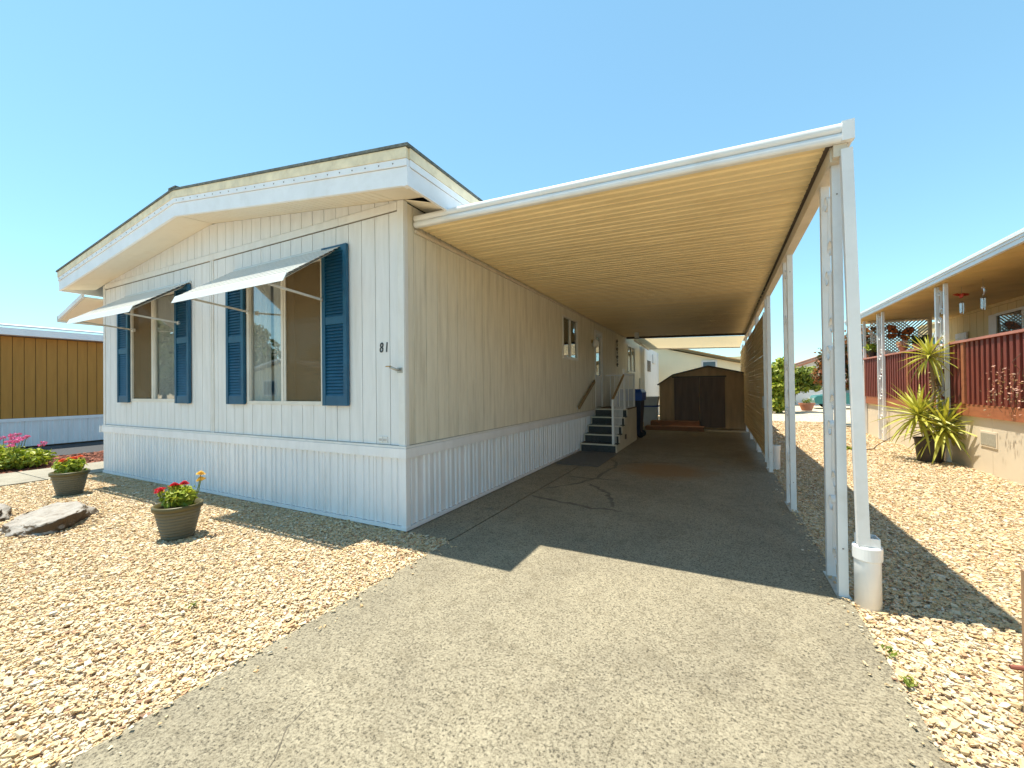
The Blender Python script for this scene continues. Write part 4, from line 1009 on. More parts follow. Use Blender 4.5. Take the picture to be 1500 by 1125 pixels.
potted('ribbed olive pot with scarlet blooms beside the concrete walk', (-5.42, -0.90, -0.01), 1.2,
       [(-0.06, -0.06, 0.50, 0.05, 'scarlet'), (0.05, 0.0, 0.51, 0.05, 'scarlet'), (0.0, 0.05, 0.50, 0.05, 'scarlet'), (0.10, 0.04, 0.52, 0.045, 'scarlet')], 22)

def boulder(label, loc, dims, rz, seed):
    bm = bmesh.new(); bmesh.ops.create_icosphere(bm, subdivisions=5, radius=1.0)
    from mathutils import noise as mn
    off = Vector((seed * 3.1, seed * 1.7, 0))
    for v in bm.verts:
        p = v.co.copy(); d = 1 + 0.30 * mn.noise(p * 1.1 + off) + 0.14 * mn.noise(p * 2.7 + off) + 0.06 * mn.noise(p * 7 + off)
        p *= d
        p.z = min(p.z, 0.46 + 0.10 * mn.noise(p * 2.0 + off) + 0.05 * mn.noise(p * 6 + off)) if p.z > 0 else p.z
        p.z += 0.03 * mn.noise(p * 12 + off)
        v.co = Vector((p.x * dims[0], p.y * dims[1], p.z * dims[2]))
    me = bpy.data.meshes.new('boulder'); bm.to_mesh(me); bm.free(); me.materials.append(M['rock'])
    me.polygons.foreach_set('use_smooth', [True] * len(me.polygons))
    o = link('boulder', me, None, loc, (0, 0, rz)); tag(o, label, 'rock'); return o
boulder('flat topped pale boulder with brown flanks half buried in gravel', (-3.84, -1.52, -0.015), (0.52, 0.33, 0.25), -0.30, 2).rotation_euler[0] = 0.12
boulder('second boulder cut by the left edge of the photo', (-4.62, -1.86, -0.01), (0.40, 0.26, 0.25), -0.2, 5)
ring = lambda x, y: (((x + 3.84) / 0.64) ** 2 + ((y + 1.52) / 0.42) ** 2 < 1) | (((x + 4.62) / 0.5) ** 2 + ((y + 1.86) / 0.34) ** 2 < 1)
stones('leaf_litter', [(-5.2, -3.1, -2.2, -1.0, 700, 0.010, 0.022, ring)], 15, 'litter', 'dark leaf litter and soil round the boulders')

fb = thing('flowering_shrub', 'low green shrub with pink flower heads on the red mulch', 'shrub', (-9.3, -0.75, 0))
V, F = leaves(2600, [((0, 0, 0.22), (0.52, 0.42, 0.22)), ((0.30, 0.25, 0.20), (0.32, 0.30, 0.18)), ((-0.30, -0.2, 0.26), (0.35, 0.30, 0.22)), ((0.1, 0.45, 0.18), (0.25, 0.25, 0.16))], 0.045, 31, 0.5, 0.5)
o = link('foliage', big_mesh('foliage', V, F, 'leaf_lime'), fb); o['kind'] = 'stuff'
for k in range(30):
    a = random.random() * 2 * PI; q = math.sqrt(random.random()); x, y = 0.62 * q * math.cos(a) + 0.05, 0.55 * q * math.sin(a) + 0.1
    z = 0.36 + 0.22 * (1 - q * q) + random.uniform(0, 0.10)
    V, F = leaves(46, [((0, 0, 0), (0.065, 0.065, 0.035))], 0.016, 40 + k, 0.6, 0.4)
    link('flower_head', big_mesh('flower_head', V, F, 'pink'), fb, (x, y, z))
    part('stem', MB().tube([(x * 0.7, y * 0.7, 0.1), (x, y, z)], 0.005, 5), 'leaf_green', fb)
for k, (x, y, h, s) in enumerate(((3.66, -0.36, 0.05, 0.012), (3.655, -0.62, 0.06, 0.014), (-0.3, -1.75, 0.04, 0.010))):
    V, F = leaves(26, [((0, 0, 0.02), (0.04, 0.04, 0.03))], s, 80 + k, 0.6, 0.2)
    tag(link('weed', big_mesh('weed', V, F, 'leaf_green'), None, (x, y, 0)), ['tiny weed at the driveway edge nearer the drain pipe', 'tiny weed at the driveway edge nearer the wooden post', 'tiny weed alone in the front gravel'][k], 'weed')

# timber post at the right edge
wp = thing('timber_post', 'short weathered timber post with a rusty spike at the right edge', 'post', (3.668, -1.6, 0))
part('post', MB().box(-0.052, 0.052, -0.045, 0.045, -0.05, 0.925), 'post_wood', wp)
part('spike', MB().tube([(-0.10, -0.01, 0.672), (-0.04, -0.01, 0.680)], [0.006, 0.008], 8), 'rust', wp)

# ================================================================== LEFT NEIGHBOUR
ln = thing('mobile_home', 'tan sided mobile home with white skirting seen at the left edge', 'mobile home')
LX = -13.4
bx('wall', 'tan_gap', ln, LX - 7, LX - 0.014, -1.5, 20, 0.02, 2.92)
tb = {}
for i in range(100):
    y = -1.5 + 0.2 * i
    if 'm' not in tb: tb['m'] = MB().box(-0.014, 0, 0, 0.188, 0.79, 2.90).mesh('siding_board', 'tan_siding')
    if y < 7: link('siding_board', tb['m'], ln, (LX, y, 0))
sk2 = skirt_panel(0.4, 0.66)
for i in range(28): link('skirt_panel', sk2, ln, (LX, -1.5 + 0.4 * i, 0.04), (0, 0, PI / 2))
bx('skirt_band', 'skirt', ln, LX - 0.01, LX + 0.03, -1.52, 12, 0.70, 0.785)
bx('roof_edge', 'fascia', ln, LX - 0.1, LX + 0.30, -1.9, 20, 2.925, 3.10)
part('roof', MB().slopex(LX - 4, 3.62, LX + 0.32, 3.13, 0.04, -1.9, 20), 'white_metal', ln)

# ================================================================== RIGHT NEIGHBOUR
rn = thing('porch_home', 'cream neighbouring home with raised porch and dark red railing', 'house')
PX = 6.66
for y0, y1 in ((-4, 0.9), (0.905, 5.9), (5.905, 9.5), (9.505, 12.1)): bx('porch_base', 'plaster', rn, PX, PX + 0.06, y0, y1, -0.05, 0.875)
bx('porch_base', 'plaster', rn, PX, 9.0, 12.101, 12.16, -0.05, 0.875)
bx('porch_floor', 'deckboard', rn, PX + 0.06, 8.62, -4, 12.1, 0.90, 0.98)
for y0, y1 in ((-4, 6.45), (6.454, 12.1)): bx('deck_fascia', 'deckboard', rn, PX - 0.04, PX + 0.0, y0, y1, 0.876, 1.075)
for (a, b, c, d) in ((6.19, 5.79, 0.44, 0.63), (11.10, 10.85, 0.40, 0.60)):
    v_ = bx('foundation_vent', 'plaster', rn, PX - 0.012, PX - 0.001, b - 0.03, a + 0.03, c - 0.03, d + 0.03)
    bx('vent_grille', 'vent', v_, PX - 0.016, PX - 0.0125, b, a, c, d)
rail = bx('porch_railing', 'railcap', rn, PX - 0.075, PX + 0.055, -4, 12.05, 2.135, 2.175)
bx('bottom_rail', 'picket', rail, PX - 0.02, PX + 0.025, -4, 12.05, 1.085, 1.13)
bx('top_rail', 'picket', rail, PX - 0.0, PX + 0.03, -4, 12.05, 2.06, 2.134)
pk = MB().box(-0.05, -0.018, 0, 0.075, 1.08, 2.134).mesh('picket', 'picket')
pk2 = MB().box(0.045, 0.06, 0, 0.10, 1.08, 2.13).mesh('picket', 'picket_back')  # back row added to fill the gaps with painted shade
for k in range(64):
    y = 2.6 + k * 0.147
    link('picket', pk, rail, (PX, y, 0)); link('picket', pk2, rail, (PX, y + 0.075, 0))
for y in (3.2, 6.55, 8.9, 11.95): bx('newel', 'deckboard', rail, PX - 0.062, PX - 0.0455 + 0.05, y, y + 0.09, 1.08, 2.134)
for y in (3.6, 7.05, 10.3): carport_post(rn, y, 3.26, PX - 0.09, 6, 0.34, 'porch_post')
bx('porch_post', 'white_metal', rn, PX - 0.07, PX - 0.01, 11.98, 12.04, 0, 3.25)
bx('roof_fascia', 'white_metal', rn, 6.40, 6.45, -5, 13.0, 3.27, 3.33); bx('roof_fascia', 'white_metal', rn, 6.385, 6.44, -5, 13.0, 3.332, 3.37); bx('roof_fascia', 'white_metal', rn, 6.37, 6.43, -5, 13.0, 3.372, 3.41)
for k in range(46): bx('ceiling_board', 'porch_ceiling', rn, 6.455, 8.62, -5 + k * 0.39, -5 + k * 0.39 + 0.383, 3.27 + 0.0, 3.285)
part('roof', MB().slopex(6.40, 3.412, 12, 3.95, 0.03, -5, 13.1), 'white_metal', rn)
HX = 8.62; WN = (8.5, 10.35, 2.18, 2.98); DN = (12.75, 13.75, 0.98, 2.95)
mb = MB()
for (a, b, c, d) in rects_minus(-4, 14.6, 0.0, 3.27, [WN, DN]): mb.box(HX + 0.015, HX + 0.06, a, b, c, d)
part('wall', mb, 'tan_gap', rn)
bx('room_back', 'dark_room', rn, HX + 0.8, HX + 0.85, 7.5, 14.4, 0.9, 3.2)
for k in range(42):
    y0_ = 1.6 + k * 0.31
    for (a, b, c, d) in rects_minus(y0_, y0_ + 0.298, 0.98, 3.20, [WN, DN]):
        if b - a > 0.02: bx('wall_board', 'cream_board', rn, HX, HX + 0.014, a, b, c, d)
bx('wall_cove', 'cream_board', rn, HX - 0.03, HX, -4, 14.6, 3.202, 3.268)
nw = bx('window', 'trim', rn, HX - 0.02, HX + 0.01, WN[0] - 0.08, WN[1] + 0.30, WN[2] - 0.08, WN[2])
bx('window_frame', 'trim', nw, HX - 0.02, HX + 0.01, WN[1], WN[1] + 0.30, WN[2] + 0.001, WN[3] + 0.05)
bx('window_frame', 'trim', nw, HX - 0.02, HX + 0.01, WN[0] - 0.08, WN[1] - 0.001, WN[3], WN[3] + 0.06)
bx('window_frame', 'trim', nw, HX - 0.02, HX + 0.01, WN[0] - 0.08, WN[0], WN[2] + 0.001, WN[3] - 0.001)
bx('mullion', 'trim', nw, HX - 0.015, HX + 0.01, 9.38, 9.45, WN[2] + 0.001, WN[3] - 0.001)
bx('window_pane', 'glass', nw, HX + 0.012, HX + 0.016, 9.451, WN[1] - 0.001, WN[2], WN[3]); bx('window_pane', 'glass', nw, HX + 0.012, HX + 0.016, WN[0], 9.379, WN[2], WN[3])
nd = bx('door', 'cooler', rn, HX, HX + 0.03, DN[0], DN[1], DN[2], 1.9)
bx('door_frame', 'cooler', nd, HX - 0.02, HX + 0.03, DN[0], DN[0] + 0.18, 1.901, DN[3]); bx('door_frame', 'cooler', nd, HX - 0.02, HX + 0.03, DN[1] - 0.18, DN[1], 1.901, DN[3]); bx('door_frame', 'cooler', nd, HX - 0.02, HX + 0.03, DN[0] + 0.181, DN[1] - 0.181, 2.8, DN[3])
bx('door_pane', 'teal_car', nd, HX + 0.01, HX + 0.02, DN[0] + 0.181, DN[1] - 0.181, 1.901, 2.8)
bx('notice_board', 'trim', rn, HX - 0.06, HX - 0.02, 11.55, 12.1, 1.9, 2.75)
# far lattice wall of the porch
mb = MB(); n_ = 34
for k in range(-n_, n_):
    for sgn in (1, -1):
        x0_ = 6.80 + k * 0.085; pts = []
        za, zb_ = 1.1, 3.22; xa = x0_; xb = x0_ + sgn * (zb_ - za)
        lo, hi = 6.80, 8.05
        t0, t1 = sorted(((lo - xa) / (xb - xa), (hi - xa) / (xb - xa))); t0, t1 = max(0, t0), min(1, t1)
        if t1 - t0 > 0.03:
            yy = 12.2 + (0.008 if sgn > 0 else 0)
            mb.bar((xa + (xb - xa) * t0, yy, za + (zb_ - za) * t0), (xa + (xb - xa) * t1, yy, za + (zb_ - za) * t1), 0.007, 0.032)
part('lattice_panel', mb, 'white_metal', rn, kind='stuff')
bx('lattice_frame', 'beam', rn, 8.05, 8.13, 12.17, 12.24, 1.0, 3.26); bx('lattice_frame', 'beam', rn, 6.74, 8.05, 12.17, 12.24, 3.221, 3.265)

# ornaments on the lattice
def butterfly(label, loc, s, mat, rz=0.0):
    t = thing('butterfly_ornament', label, 'ornament', loc, 0)
    for sg in (-1, 1):
        up = [(0.02, 0.0), (0.22, 0.34), (0.46, 0.40), (0.58, 0.26), (0.44, -0.02), (0.10, -0.03)]
        lw = [(0.02, -0.03), (0.12, -0.05), (0.42, -0.06), (0.48, -0.22), (0.32, -0.38), (0.10, -0.24)]
        for poly in (up, lw):
            w = part('wing', MB().prism([(sg * x * s, z * s) for x, z in poly], -0.004, 0.004), 'black_wing', t)
            big = 0.80 if mat == 'orange_wing' else 0.62
            cx_ = sum(p[0] for p in poly) / 6; cz_ = sum(p[1] for p in poly) / 6
            for a in range(6):
                p, q = poly[a], poly[(a + 1) % 6]
                tri = [(cx_ * .85 + p[0] * .15, cz_ * .85 + p[1] * .15), (cx_ * (.92 - big) + p[0] * big + q[0] * 0.08, cz_ * (.92 - big) + p[1] * big + q[1] * .08), (cx_ * (.92 - big) + p[0] * .08 + q[0] * big, cz_ * (.92 - big) + p[1] * .08 + q[1] * big)]
                part('wing_patch', MB().prism([(sg * x * s, z * s) for x, z in tri], -0.008, -0.0045), mat, w)
    part('body', MB().tube([(0, 0, -0.2 * s), (0, -0.01, 0), (0, 0, 0.2 * s)], [0.01, 0.03 * s * 2, 0.012], 8), 'black_wing', t)
    t.rotation_euler = (0, rz, 0); return t
butterfly('orange and black butterfly ornament on the porch lattice', (7.43, 12.14, 2.86), 0.55, 'orange_wing', 0.22)
butterfly('dark olive butterfly ornament right of the orange one', (7.86, 12.14, 2.66), 0.33, 'dark_deco', 0.0)
butterfly('small brown butterfly ornament high at the lattice left end', (6.98, 12.14, 3.02), 0.30, 'handwood', -0.4)

def chime(label, loc, top, wires):
    t = thing('wind_chime', label, 'wind chime', loc); t.scale = (0.75, 0.75, 1.0)
    part('cord', MB().tube([(0, 0, 0.0), (0, 0, -wires)], 0.003, 5), 'rivet', t)
    if top == 'bird':
        b = part('topper', MB().tube([(-.03, -.12, -wires + .01), (-.01, -.05, -wires), (0, .02, -wires - .01), (0, .09, -wires + .03)], [0.01, .035, .045, .02], 8), 'red_orn', t)
        for sg in (-1, 1): part('wing', MB().add([(0, 0, -wires), (sg * .04, .10, -wires + .06), (sg * .16, .06, -wires + .03), (sg * .10, -.06, -wires - .02), (0, -.02, -wires - .02)], [(0, 1, 2, 3, 4)]), 'red_orn', t)
    else:
        P = [(0, 0.07 * math.cos(a), -wires - 0.02 + 0.07 * math.sin(a)) for a in np.linspace(0.6, 5.2, 14)]
        part('topper', MB().tube(P, [0.006 + 0.02 * math.sin(PI * k / 13) for k in range(14)], 6), 'chime', t)
    part('plate', MB().lathe([(0.04, 0), (0.04, 0.012)], 12, (0, 0, -wires - 0.14), cap1=True), 'handwood', t)
    for k in range(5):
        a = 2 * PI * k / 5; x, y = 0.035 * math.cos(a), 0.035 * math.sin(a)
        part('tube', MB().tube([(x, y, -wires - 0.15), (x, y, -wires - 0.30 - 0.015 * k)], 0.009, 8), 'chime', t)
    return t
chime('red bird wind chime hanging from the porch ceiling', (7.0, 7.62, 3.268), 'bird', 0.16)
chime('silver crescent wind chime hanging from the porch ceiling', (7.0, 6.91, 3.268), 'moon', 0.20)
# plants on the porch rail
def rail_plant(label, loc, leafm, s, seed, pot='terra', n=160):
    t = thing('rail_planter', label, 'planter', loc)
    part('pot', MB().lathe([(0.06 * s, 0), (0.085 * s, 0.13 * s), (0.09 * s, 0.13 * s), (0.07 * s, 0.11 * s)], 14), pot, t)
    V, F = leaves(n, [((0, 0, 0.19 * s), (0.13 * s, 0.16 * s, 0.10 * s))], 0.035 * s, seed, 0.5, 0.3)
    o = link('foliage', big_mesh('foliage', V, F, leafm), t); o['kind'] = 'stuff'
rail_plant('yellow green plant in a pot at the far end of the red railing', (6.70, 11.6, 2.176), 'leaf_lime', 1.4, 51, 'black_pot')
rail_plant('dry peach coloured plant on the red railing under the orange butterfly', (6.69, 9.45, 2.176), 'peach', 0.95, 52)
rail_plant('dark leafy plant on the red railing behind the yucca', (6.72, 8.75, 2.176), 'leaf_dark', 0.95, 53)
vine = thing('climbing_rose', 'thin climbing rose with peach blossom in front of the red pickets', 'climbing plant', (6.50, 5.2, 0))
mb = MB()
for k in range(4):
    a = random.uniform(-0.5, 0.5); P = [(random.uniform(0.02, .05), random.uniform(-.2, .2), 1.0)]
    for j in range(1, 7): P.append((random.uniform(-.05, .05), P[-1][1] + a * 0.3 + random.uniform(-.08, .08), 1.0 + j * random.uniform(0.13, 0.16)))
    mb.tube(P, 0.003, 4)
part('stems', mb, 'bark', vine)
V, F = leaves(70, [((0, 0.1, 1.45), (0.10, 0.5, 0.35)), ((0, -0.3, 1.3), (0.10, 0.4, 0.4)), ((0, 0.3, 1.15), (0.08, 0.25, 0.25))], 0.016, 61, 0.3, 0.1)
o = link('foliage', big_mesh('foliage', V, F, 'leaf_dry'), vine); o['kind'] = 'stuff'
V, F = leaves(80, [((-0.03, 0.1, 1.5), (0.10, 0.45, 0.33)), ((-0.03, -0.3, 1.3), (0.10, 0.4, 0.4))], 0.018, 62, 0.3, 0.1)
o = link('blossom', big_mesh('blossom', V, F, 'peach'), vine); o['kind'] = 'stuff'
# slender climber twined round the second porch post
tv = thing('climbing_vine', 'pale leafy vine twined round the porch post behind the yucca', 'climbing plant', (6.5, 7.3, 0))
part('stem', MB().tube([(-0.02 + 0.06 * math.cos(k * 0.9), 0.10 * math.sin(k * 0.9), k * 0.11) for k in range(22)], 0.008, 5), 'bark', tv)
V, F = leaves(170, [((0, 0, 1.4), (0.10, 0.16, 0.75)), ((0, 0, 2.0), (0.10, 0.18, 0.25))], 0.035, 63, 0.3, 0.1)
o = link('foliage', big_mesh('foliage', V, F, 'leaf_dry'), tv); o['kind'] = 'stuff'

# yucca in a pot
yu = thing('potted_yucca', 'spiky yellow green yucca with three heads in a black nursery pot', 'potted plant', (6.30, 7.0, 0))
part('pot', MB().lathe([(0.17, -0.02), (0.21, 0.40), (0.225, 0.40), (0.225, 0.43), (0.20, 0.43), (0.19, 0.36)], 24), 'black_pot', yu, smooth=False)
part('soil', MB().lathe([(0.19, 0.36), (0.0, 0.38)], 16, cap0=False), 'soil', yu)
heads = [((0.02, 0.0, 1.90), 0.56, 52), ((-0.14, 0.02, 0.80), 0.70, 72), ((0.16, -0.12, 0.58), 0.74, 78)]
part('trunk', MB().tube([(0, 0, 0.3), (0.0, 0, 0.8), (0.08, 0.02, 1.3), (0.05, 0, 1.65), (0.02, 0, 1.92)], [0.04, 0.034, 0.026, 0.022, 0.028], 8), 'yucca_trunk', yu, smooth=True)
part('trunk', MB().tube([(-0.02, 0, 0.3), (-0.06, 0.02, 0.6), (-0.13, 0.02, 0.82)], [0.04, 0.035, 0.03], 8), 'yucca_trunk', yu, smooth=True)
part('trunk', MB().tube([(0.05, -0.04, 0.3), (0.12, -0.08, 0.48), (0.16, -0.10, 0.58)], [0.04, 0.035, 0.03], 8), 'yucca_trunk', yu, smooth=True)
def blade(L, w, droop):
    mb = MB(); n = 5
    for i in range(n + 1):
        t = i / n; ww = w * (0.55 + 1.4 * t * (1 - t) * 1.2) * (1 - t ** 3); z = -droop * t * t * L
        x = L * t
        mb.v += [(x, -ww / 2, z + ww * 0.22), (x, 0, z), (x, ww / 2, z + ww * 0.22)]
    for i in range(n):
        k = 3 * i; mb.f += [(k, k + 3, k + 4, k + 1), (k + 1, k + 4, k + 5, k + 2)]
    return mb.mesh('leaf', 'leaf_yucca')
blades = [blade(1.0, 0.100, d) for d in (0.05, 0.15, 0.28, 0.40)]
rr = random.Random(4)
for (c, L, n_) in heads:
    for k in range(n_):
        el = math.radians(82 - 125 * (k / n_) ** 0.85) ; az = k * 2.39996 + rr.uniform(-.2, .2)
        me = blades[min(3, int(k / n_ * 4))]
        s = L * rr.uniform(0.78, 1.08) * (0.8 if k < 8 else 1)
        link('leaf', me, yu, (c[0], c[1], c[2] + 0.08 * (1 - k / n_)), Euler((rr.uniform(-.3, .3), -el, az), 'XYZ'), (s, s * 0.85, s))
tag(part('dead_branch', MB().tube([(0, 0, 0.03), (0.12, -0.25, 0.10), (0.10, -0.5, 0.20), (0.28, -0.75, 0.42)], [0.012, 0.010, 0.008, 0.004], 6), 'bark', None, (5.55, 7.9, 0)),
    'fallen thin branch on the gravel left of the yucca', 'branch')
V, F = leaves(50, [((0.02, 0.05, 0.03), (0.25, 0.10, 0.03))], 0.05, 71, 0.8, 0.2)
tag(link('fallen_leaves', big_mesh('fallen_leaves', V, F, 'leaf_lime'), None, (5.3, 8.1, 0)), 'small heap of yellow leaves on the gravel', 'leaves')['kind'] = 'stuff'

# ================================================================== BACKGROUND
def tree(name, label, loc, blobs, n, size, leafm, seed, trunk, cat='tree', group=None, shell=0.5):
    t = thing(name, label, cat, loc, 0, group)
    part('trunk', MB().tube(trunk[0], trunk[1], 8), 'bark', t, smooth=True)
    mb = MB(); top_ = Vector(trunk[0][-1])
    for (c, r) in blobs: mb.tube([tuple(top_ * 0.9), tuple((top_ + Vector(c)) / 2 + Vector((0, 0, .05))), c], [trunk[1][-1] * .7, trunk[1][-1] * .5, trunk[1][-1] * .2], 5)
    part('limbs', mb, 'bark', t)
    V, F = leaves(n, blobs, size, seed, 0.3, shell)
    o = link('crown', big_mesh('crown', V, F, leafm), t); o['kind'] = 'stuff'
    return t
tree('small_tree', 'small tree with bronze red and green leaves beside the porch', (7.22, 15.0, 0),
     [((0.0, 0, 2.9), (0.55, 0.55, 0.55)), ((-0.65, 0.2, 2.3), (0.6, 0.55, 0.6)), ((0.1, -0.2, 2.2), (0.6, 0.6, 0.55)), ((-0.9, 0.1, 1.75), (0.5, 0.45, 0.4)), ((-0.2, 0, 1.6), (0.6, 0.5, 0.45))], 3600, 0.075, 'leaf_red', 81,
     ([(0, 0, 0), (0.03, 0, 0.5), (-0.02, 0, 1.1), (-0.1, 0, 1.8)], [0.13, 0.11, 0.09, 0.05]))
tree('bush', 'tall yellow green bush right beside the brown lath screen', (5.45, 21.5, 0),
     [((0, 0, 0.6), (0.75, 0.7, 0.6)), ((0.1, 0, 1.3), (0.75, 0.7, 0.6)), ((-0.1, 0, 2.0), (0.65, 0.6, 0.55)), ((0.3, 0, 2.5), (0.4, 0.4, 0.35))], 3400, 0.10, 'leaf_lime', 82,
     ([(0, 0, 0), (0, 0, 1.0)], [0.06, 0.04]), 'bush')
tree('garden_tree', 'spreading light green garden tree above the terracotta tub', (6.25, 22.5, 0),
     [((-0.1, 0, 1.9), (0.75, 0.7, 0.5)), ((0.7, 0, 1.9), (0.65, 0.6, 0.45)), ((0.2, 0, 1.35), (0.6, 0.6, 0.4)), ((0.95, 0, 1.35), (0.35, 0.4, 0.3)), ((-0.4, 0, 2.3), (0.5, 0.5, 0.4))], 2600, 0.10, 'leaf_green', 83,
     ([(0, 0, 0), (0.05, 0, 0.8), (0.2, 0, 1.4)], [0.07, 0.06, 0.04]))
TUBSC = 0.85
tub = thing('terracotta_tub', 'terracotta planter tub on the gravel below the garden tree', 'planter', (7.0, 23.6, 0))
tub.scale = (TUBSC,) * 3
part('tub', MB().lathe([(0.27, 0.02), (0.40, 0.40), (0.45, 0.41), (0.45, 0.50), (0.40, 0.50), (0.38, 0.42)], 20), 'terra', tub)
part('soil', MB().lathe([(0.385, 0.42), (0, 0.44)], 16, cap0=False), 'soil', tub)
V, F = leaves(160, [((0, 0, 0.62), (0.3, 0.3, 0.2))], 0.05, 84, 0.5, 0.3)
o = link('foliage', big_mesh('foliage', V, F, 'leaf_green'), tub); o['kind'] = 'stuff'
tag(part('garden_stake', MB().tube([(0.0, 0, 0), (-0.42, 0.3, 1.3)], 0.022, 6), 'pvc', None, (7.35, 19.0, 0)), 'leaning white stake between the two nearest carport posts', 'stake')
tag(part('garden_stake', MB().tube([(0, 0, 0), (0.0, 0, 1.75)], 0.05, 8), 'pvc', None, (7.05, 16.3, 0)), 'upright pale pipe behind the front carport post', 'stake')
# teal car
car = thing('parked_car', 'teal parked car half hidden behind the front carport post', 'car', (7.75, 26.0, 0))
body = [(0.0, 0.32), (0.0, 0.62), (0.12, 0.74), (1.1, 0.86), (1.55, 1.30), (2.9, 1.34), (3.5, 0.92), (4.1, 0.86), (4.2, 0.4), (4.1, 0.30), (0.1, 0.28)]
part('body', MB().prism(body, 0, 1.65), 'teal_car', car)
part('side_window', MB().prism([(1.22, 0.90), (1.62, 1.25), (2.2, 1.28), (2.2, 0.92)], -0.006, -0.001), 'car_glass', car)
part('side_window', MB().prism([(2.26, 0.92), (2.26, 1.28), (2.85, 1.28), (3.3, 0.93)], -0.006, -0.001), 'car_glass', car)
part('windscreen', MB().hexa([(1.10, 0.15, 0.875), (1.13, 0.15, 0.875), (1.13, 1.5, 0.875), (1.10, 1.5, 0.875), (1.515, 0.15, 1.28), (1.54, 0.15, 1.28), (1.54, 1.5, 1.28), (1.515, 1.5, 1.28)]), 'car_glass', car)
for x in (0.75, 3.4):
    for y in (0.06, 1.45):
        w = part('wheel', MB().lathe([(0.18, -0.07), (0.31, -0.09), (0.32, 0.0), (0.31, 0.09), (0.18, 0.07)], 18, cap1=True), 'tyre', car, (x, y, 0.31), (PI / 2, 0, 0))
        part('rim', MB().lathe([(0.17, -0.093), (0.17, 0.075)], 14, cap1=True), 'chrome', w)
bx('wing_mirror', 'tyre', car, 1.18, 1.32, -0.16, -0.01, 0.93, 1.05)
for y in (0.2, 1.3): bx('headlight', 'cooler', car, -0.02, 0.03, y, y + 0.25, 0.5, 0.62)

fw_ = thing('white_house', 'white gabled house with brown eaves far behind the gravel yard', 'house')
HYY = 31.0
pz = lambda x: 2.55 + 0.36 * (x - 7.0)
part('wall', MB().prism([(7.1, 0), (14.5, 0), (14.5, 2.6), (10.8, pz(10.8) - 0.15), (7.1, pz(7.1) - 0.12)], HYY, HYY + 8), 'white_wall', fw_)
part('roof', MB().slopex(6.7, pz(6.7), 10.8, pz(10.8), 0.12, HYY - 0.5, HYY + 8.2), 'brown_eave', fw_)
part('roof', MB().slopex(10.8, pz(10.8), 14.9, pz(6.7), 0.12, HYY - 0.5, HYY + 8.2), 'brown_eave', fw_)
part('eave_board', MB().slopex(6.7, pz(6.7) - 0.16, 10.8, pz(10.8) - 0.16, 0.155, HYY - 0.53, HYY - 0.501), 'terra', fw_)
for k in range(12): bx('siding_board', 'white_wall', fw_, 7.12, 14.48, HYY - 0.02, HYY - 0.001, 0.1 + k * 0.2, 0.285 + k * 0.2)
w = bx('window', 'trim', fw_, 8.3, 9.5, HYY - 0.06, HYY - 0.021, 1.1, 2.2); bx('window_pane', 'car_glass', w, 8.4, 9.4, HYY - 0.07, HYY - 0.061, 1.2, 2.1)

ch = thing('cream_house', 'sunlit cream house wall behind the brown shed', 'house')
CY = 19.0
rk = lambda x: 3.42 - 0.255 * (x - 0.2)
part('wall', MB().prism([(-8, 0), (3.75, 0), (3.75, rk(3.75) - 0.05), (0.2, rk(0.2) - 0.05), (-3.5, 4.4), (-8, 3.4)], CY, CY + 9), 'cream_wall', ch)
part('rake_board', MB().slopex(-3.5, 4.42, 4.2, rk(4.2) - 0.03, 0.09, CY - 0.25, CY + 0.0 - 0.001), 'olive_roof', ch)
part('roof', MB().slopex(-3.5, 4.52, 4.25, rk(4.25) + 0.06, 0.05, CY - 0.3, CY + 9.2), 'orange_roof', ch)
w = bx('window', 'trim', ch, 2.05, 2.75, CY - 0.05, CY - 0.002, 1.9, 2.66); bx('window_pane', 'car_glass', w, 2.13, 2.67, CY - 0.06, CY - 0.051, 1.95, 2.58)
th = thing('tan_roofed_house', 'house with olive roof visible right of the cream wall', 'house')
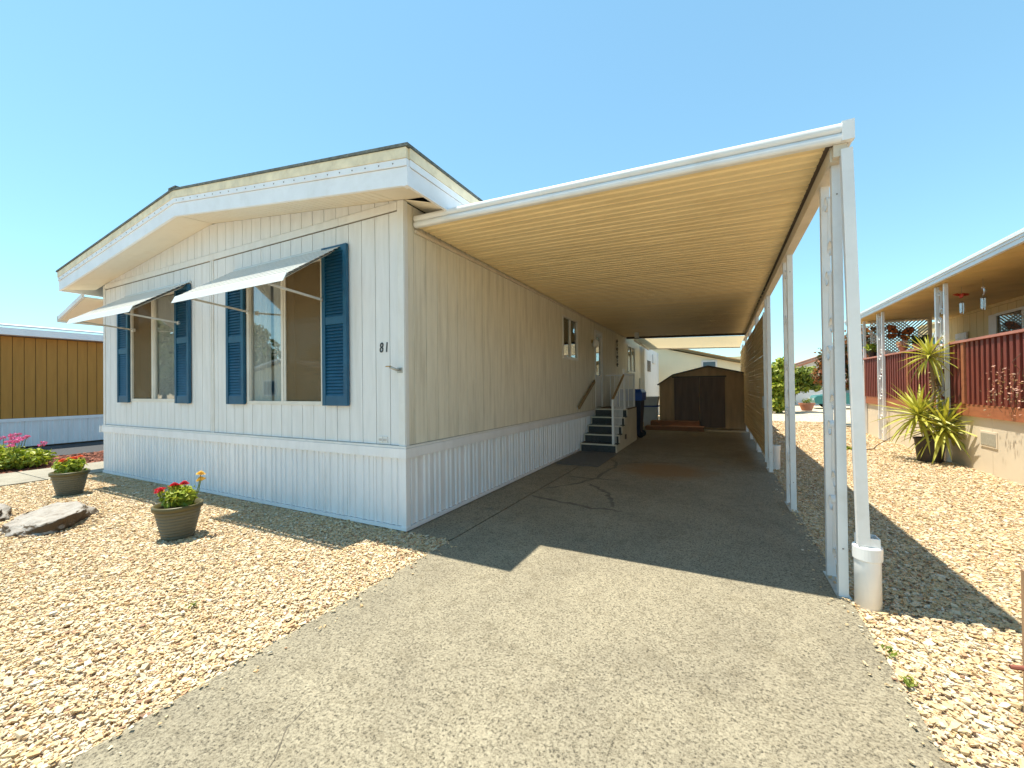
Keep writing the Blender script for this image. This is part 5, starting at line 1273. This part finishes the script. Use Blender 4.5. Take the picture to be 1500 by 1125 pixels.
part('wall', MB().box(1.5, 7.2, 30, 36, 0, 2.7), 'cream_wall', th)
part('roof', MB().slopey(29.5, 2.65, 33, 3.55, 0.1, 1.2, 4.95), 'olive_roof', th); part('eave', MB().box(1.2, 4.95, 29.45, 29.5, 2.5, 2.72), 'white_wall', th)

# houses and trees across the street (reflected in the front windows)
oh = thing('street_house', 'low cream house across the street with a shallow gable', 'house', (-26, -16, 0))
part('wall', MB().prism([(-5, 0), (5, 0), (5, 2.6), (0, 3.5), (-5, 2.6)], -10, 0), 'cream_wall', oh)
for sg in (-1, 1): part('roof', MB().slopex(min(0, sg * 5.6), 3.62 if sg > 0 else 2.6, max(0, sg * 5.6), 2.6 if sg > 0 else 3.62, 0.12, -10.3, 0.5), 'white_metal', oh)
w = bx('window', 'trim', oh, -2.4, -0.8, 0.001, 0.05, 1.0, 2.2); bx('window_pane', 'car_glass', w, -2.3, -0.9, 0.0505, 0.06, 1.1, 2.1)
bx('door', 'brown_eave', oh, 1.0, 1.95, 0.001, 0.05, 0.1, 2.1)
for k, (x, y, s) in enumerate(((-36, -19, 1.5), (-30, -24, 1.35), (-46, -21, 1.7), (-21, -25, 1.1), (-39, -13.2, 1.45), (-33, -11.6, 0.8))):
    tree('street_tree', ['broad dark tree behind the street house', 'dark tree left of the broad tree across the street', 'tallest dark tree at the far end of the street', 'small dark tree behind the right end of the street house', 'round dark tree at the near kerb, tallest of the two there', 'smallest street tree, at the near kerb'][k], (x, y, 0),
         [((0, 0, 3.2 * s), (2.2 * s, 2 * s, 1.4 * s)), ((1.6 * s, .4, 2.6 * s), (1.3 * s, 1.3 * s, 1.0 * s)), ((-1.5 * s, 0, 2.7 * s), (1.4 * s, 1.3 * s, 1.1 * s)), ((0.3 * s, 0, 4.3 * s), (1.2 * s, 1.2 * s, 0.8 * s))], 2600, 0.28, 'leaf_dark', 90 + k,
         ([(0, 0, 0), (0, 0, 1.2 * s), (0.1, 0, 2.4 * s)], [0.25 * s, 0.2 * s, 0.14 * s]))
